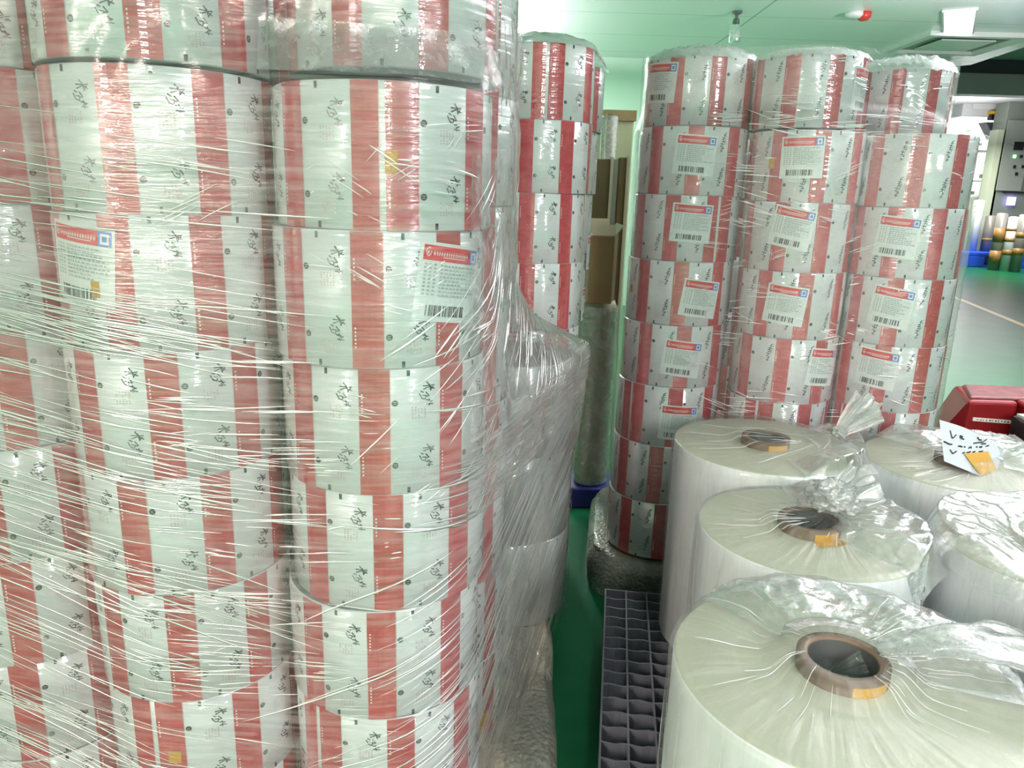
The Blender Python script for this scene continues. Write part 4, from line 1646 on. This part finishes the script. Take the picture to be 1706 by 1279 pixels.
px_roll(1632, 334, 420, 7.5, 21.9, M['offwhite'], 'white tube standing on the blue pallet', h, ())
px_roll(1612, 330, 420, 6, 22.0, M['steel'], 'grey tube standing on the blue pallet beside the right stack', h, ())
px_roll(1652, 360, 420, 8, 21.9, M['steel'], 'grey taped tube standing on the blue pallet\'s right half', h, ((.3, .38),))
px_roll(1671, 356, 440, 8, 20.4, M['steel'], 'thick orange-taped tube standing right of the blue pallet', 0, ((.12, .35), (.5, .75)))
px_roll(1690, 362, 450, 7.5, 20.2, M['offwhite'], 'pale orange-taped tube right of the thick taped tube', 0, ((.3, .4), (.55, .62), (.75, .8)))
px_roll(1708, 358, 455, 7.5, 20.0, M['steel'], 'orange-taped tube at the picture\'s right edge', 0, ((.3, .42), (.6, .7)))


def px_box(b, xl, xr, yt, yb, Y, dep, m=0):
    ym = (yt + yb) / 2
    a, c = at_y(xl, ym, Y), at_y(xr, ym, Y)
    z0 = at_y((xl + xr) / 2, yb, Y).z
    b.box(a.x, c.x, Y, Y + dep, max(0, z0), at_y((xl + xr) / 2, yt, Y).z, m)


# pale steel column and the control cabinet
b = MB(); px_box(b, 1641, 1655, 215, 470, 22.55, .4); o = b.build('steel_post', M['beige']); o.location.z = 0
tag(o, 'pale green-beige steel post left of the control cabinet', 'post')
o = empty('control_cabinet', (0, 0, 0))
b = MB(); px_box(b, 1658, 1740, 130, 470, 22.55, .6); bevel(b.build('case', M['cabinet'], o), .02)
b = MB(); px_box(b, 1670, 1712, 200, 318, 22.46, .03); b.build('upper_door', simple('cabinet_door_paint', (.30, .33, .285), .45), o)
b = MB(); px_box(b, 1679, 1692, 328, 342, 22.44, .05); b.build('screen', M['screen'], o)
b = MB(); px_box(b, 1690, 1706, 236, 250, 22.44, .05); b.build('display', M['black'], o)
for (x, y) in ((1689, 258), (1700, 258), (1689, 275), (1703, 275), (1692, 287)):
    b = MB(); px_box(b, x, x + 4, y, y + 5, 22.43, .05)
    b.build('button', M['led'] if (x, y) == (1689, 258) else M['black'], o)
b = MB(); px_box(b, 1673, 1712, 319, 321, 22.45, .06); b.build('door_gap', M['black'], o)
tag(o, 'grey-green control cabinet with screen and buttons in the far room', 'cabinet')
# bright window and white machine
b = MB(); px_box(b, 1585, 1652, 190, 324, 24.6, .1)
o = structure(b.build('window_1', M['lamp']))
o = empty('white_machine', (0, 0, 0))
b = MB(); px_box(b, 1606, 1690, 145, 195, 23.4, .6); bevel(b.build('upper_housing', M['offwhite'], o), .03)
b = MB(); px_box(b, 1622, 1662, 160, 182, 23.34, .05); b.build('cover_panel', simple('pale_panel', (.8, .82, .8), .4), o)
b = MB(); px_box(b, 1652, 1673, 185, 190, 23.2, .3); b.build('yellow_arm', M['yellow'], o)
b = MB(); px_box(b, 1652, 1668, 190, 200, 23.25, .2); b.build('clamp', M['black'], o)
a0, a1 = at_y(1643, 203, 23.2), at_y(1671, 203, 23.2)
a2, a3 = at_y(1645, 218, 23.2), at_y(1669, 232, 23.2)
b = MB()
b.hexa([Vector((a2.x + .25, 23.2, a3.z)), Vector((a1.x, 23.2, a3.z)), Vector((a1.x, 23.6, a3.z)), Vector((a2.x + .25, 23.6, a3.z)),
        Vector((a0.x, 23.2, a0.z)), Vector((a1.x, 23.2, a0.z)), Vector((a1.x, 23.6, a0.z)), Vector((a0.x, 23.6, a0.z))])
b.build('dark_hopper', M['darkgrey'], o)
b = MB(); px_box(b, 1668, 1690, 100, 470, 24.2, .4); b.build('frame_post', M['cabinet'], o)
b = MB(); px_box(b, 1592, 1640, 328, 470, 23.4, .3); b.build('lower_housing', M['beige'], o)
for (x, y, w_, h_) in ((1612, 238, 24, 4), (1628, 250, 26, 4), (1634, 290, 6, 7), (1618, 300, 20, 3), (1612, 318, 12, 6), (1640, 318, 8, 4)):
    b = MB(); px_box(b, x, x + w_, y, y + h_, 24.0, .1); b.build('fitting', M['darkgrey'] if w_ < 15 else M['offwhite'], o)
tag(o, 'white machine with yellow arm and dark hopper before the bright window', 'machine')
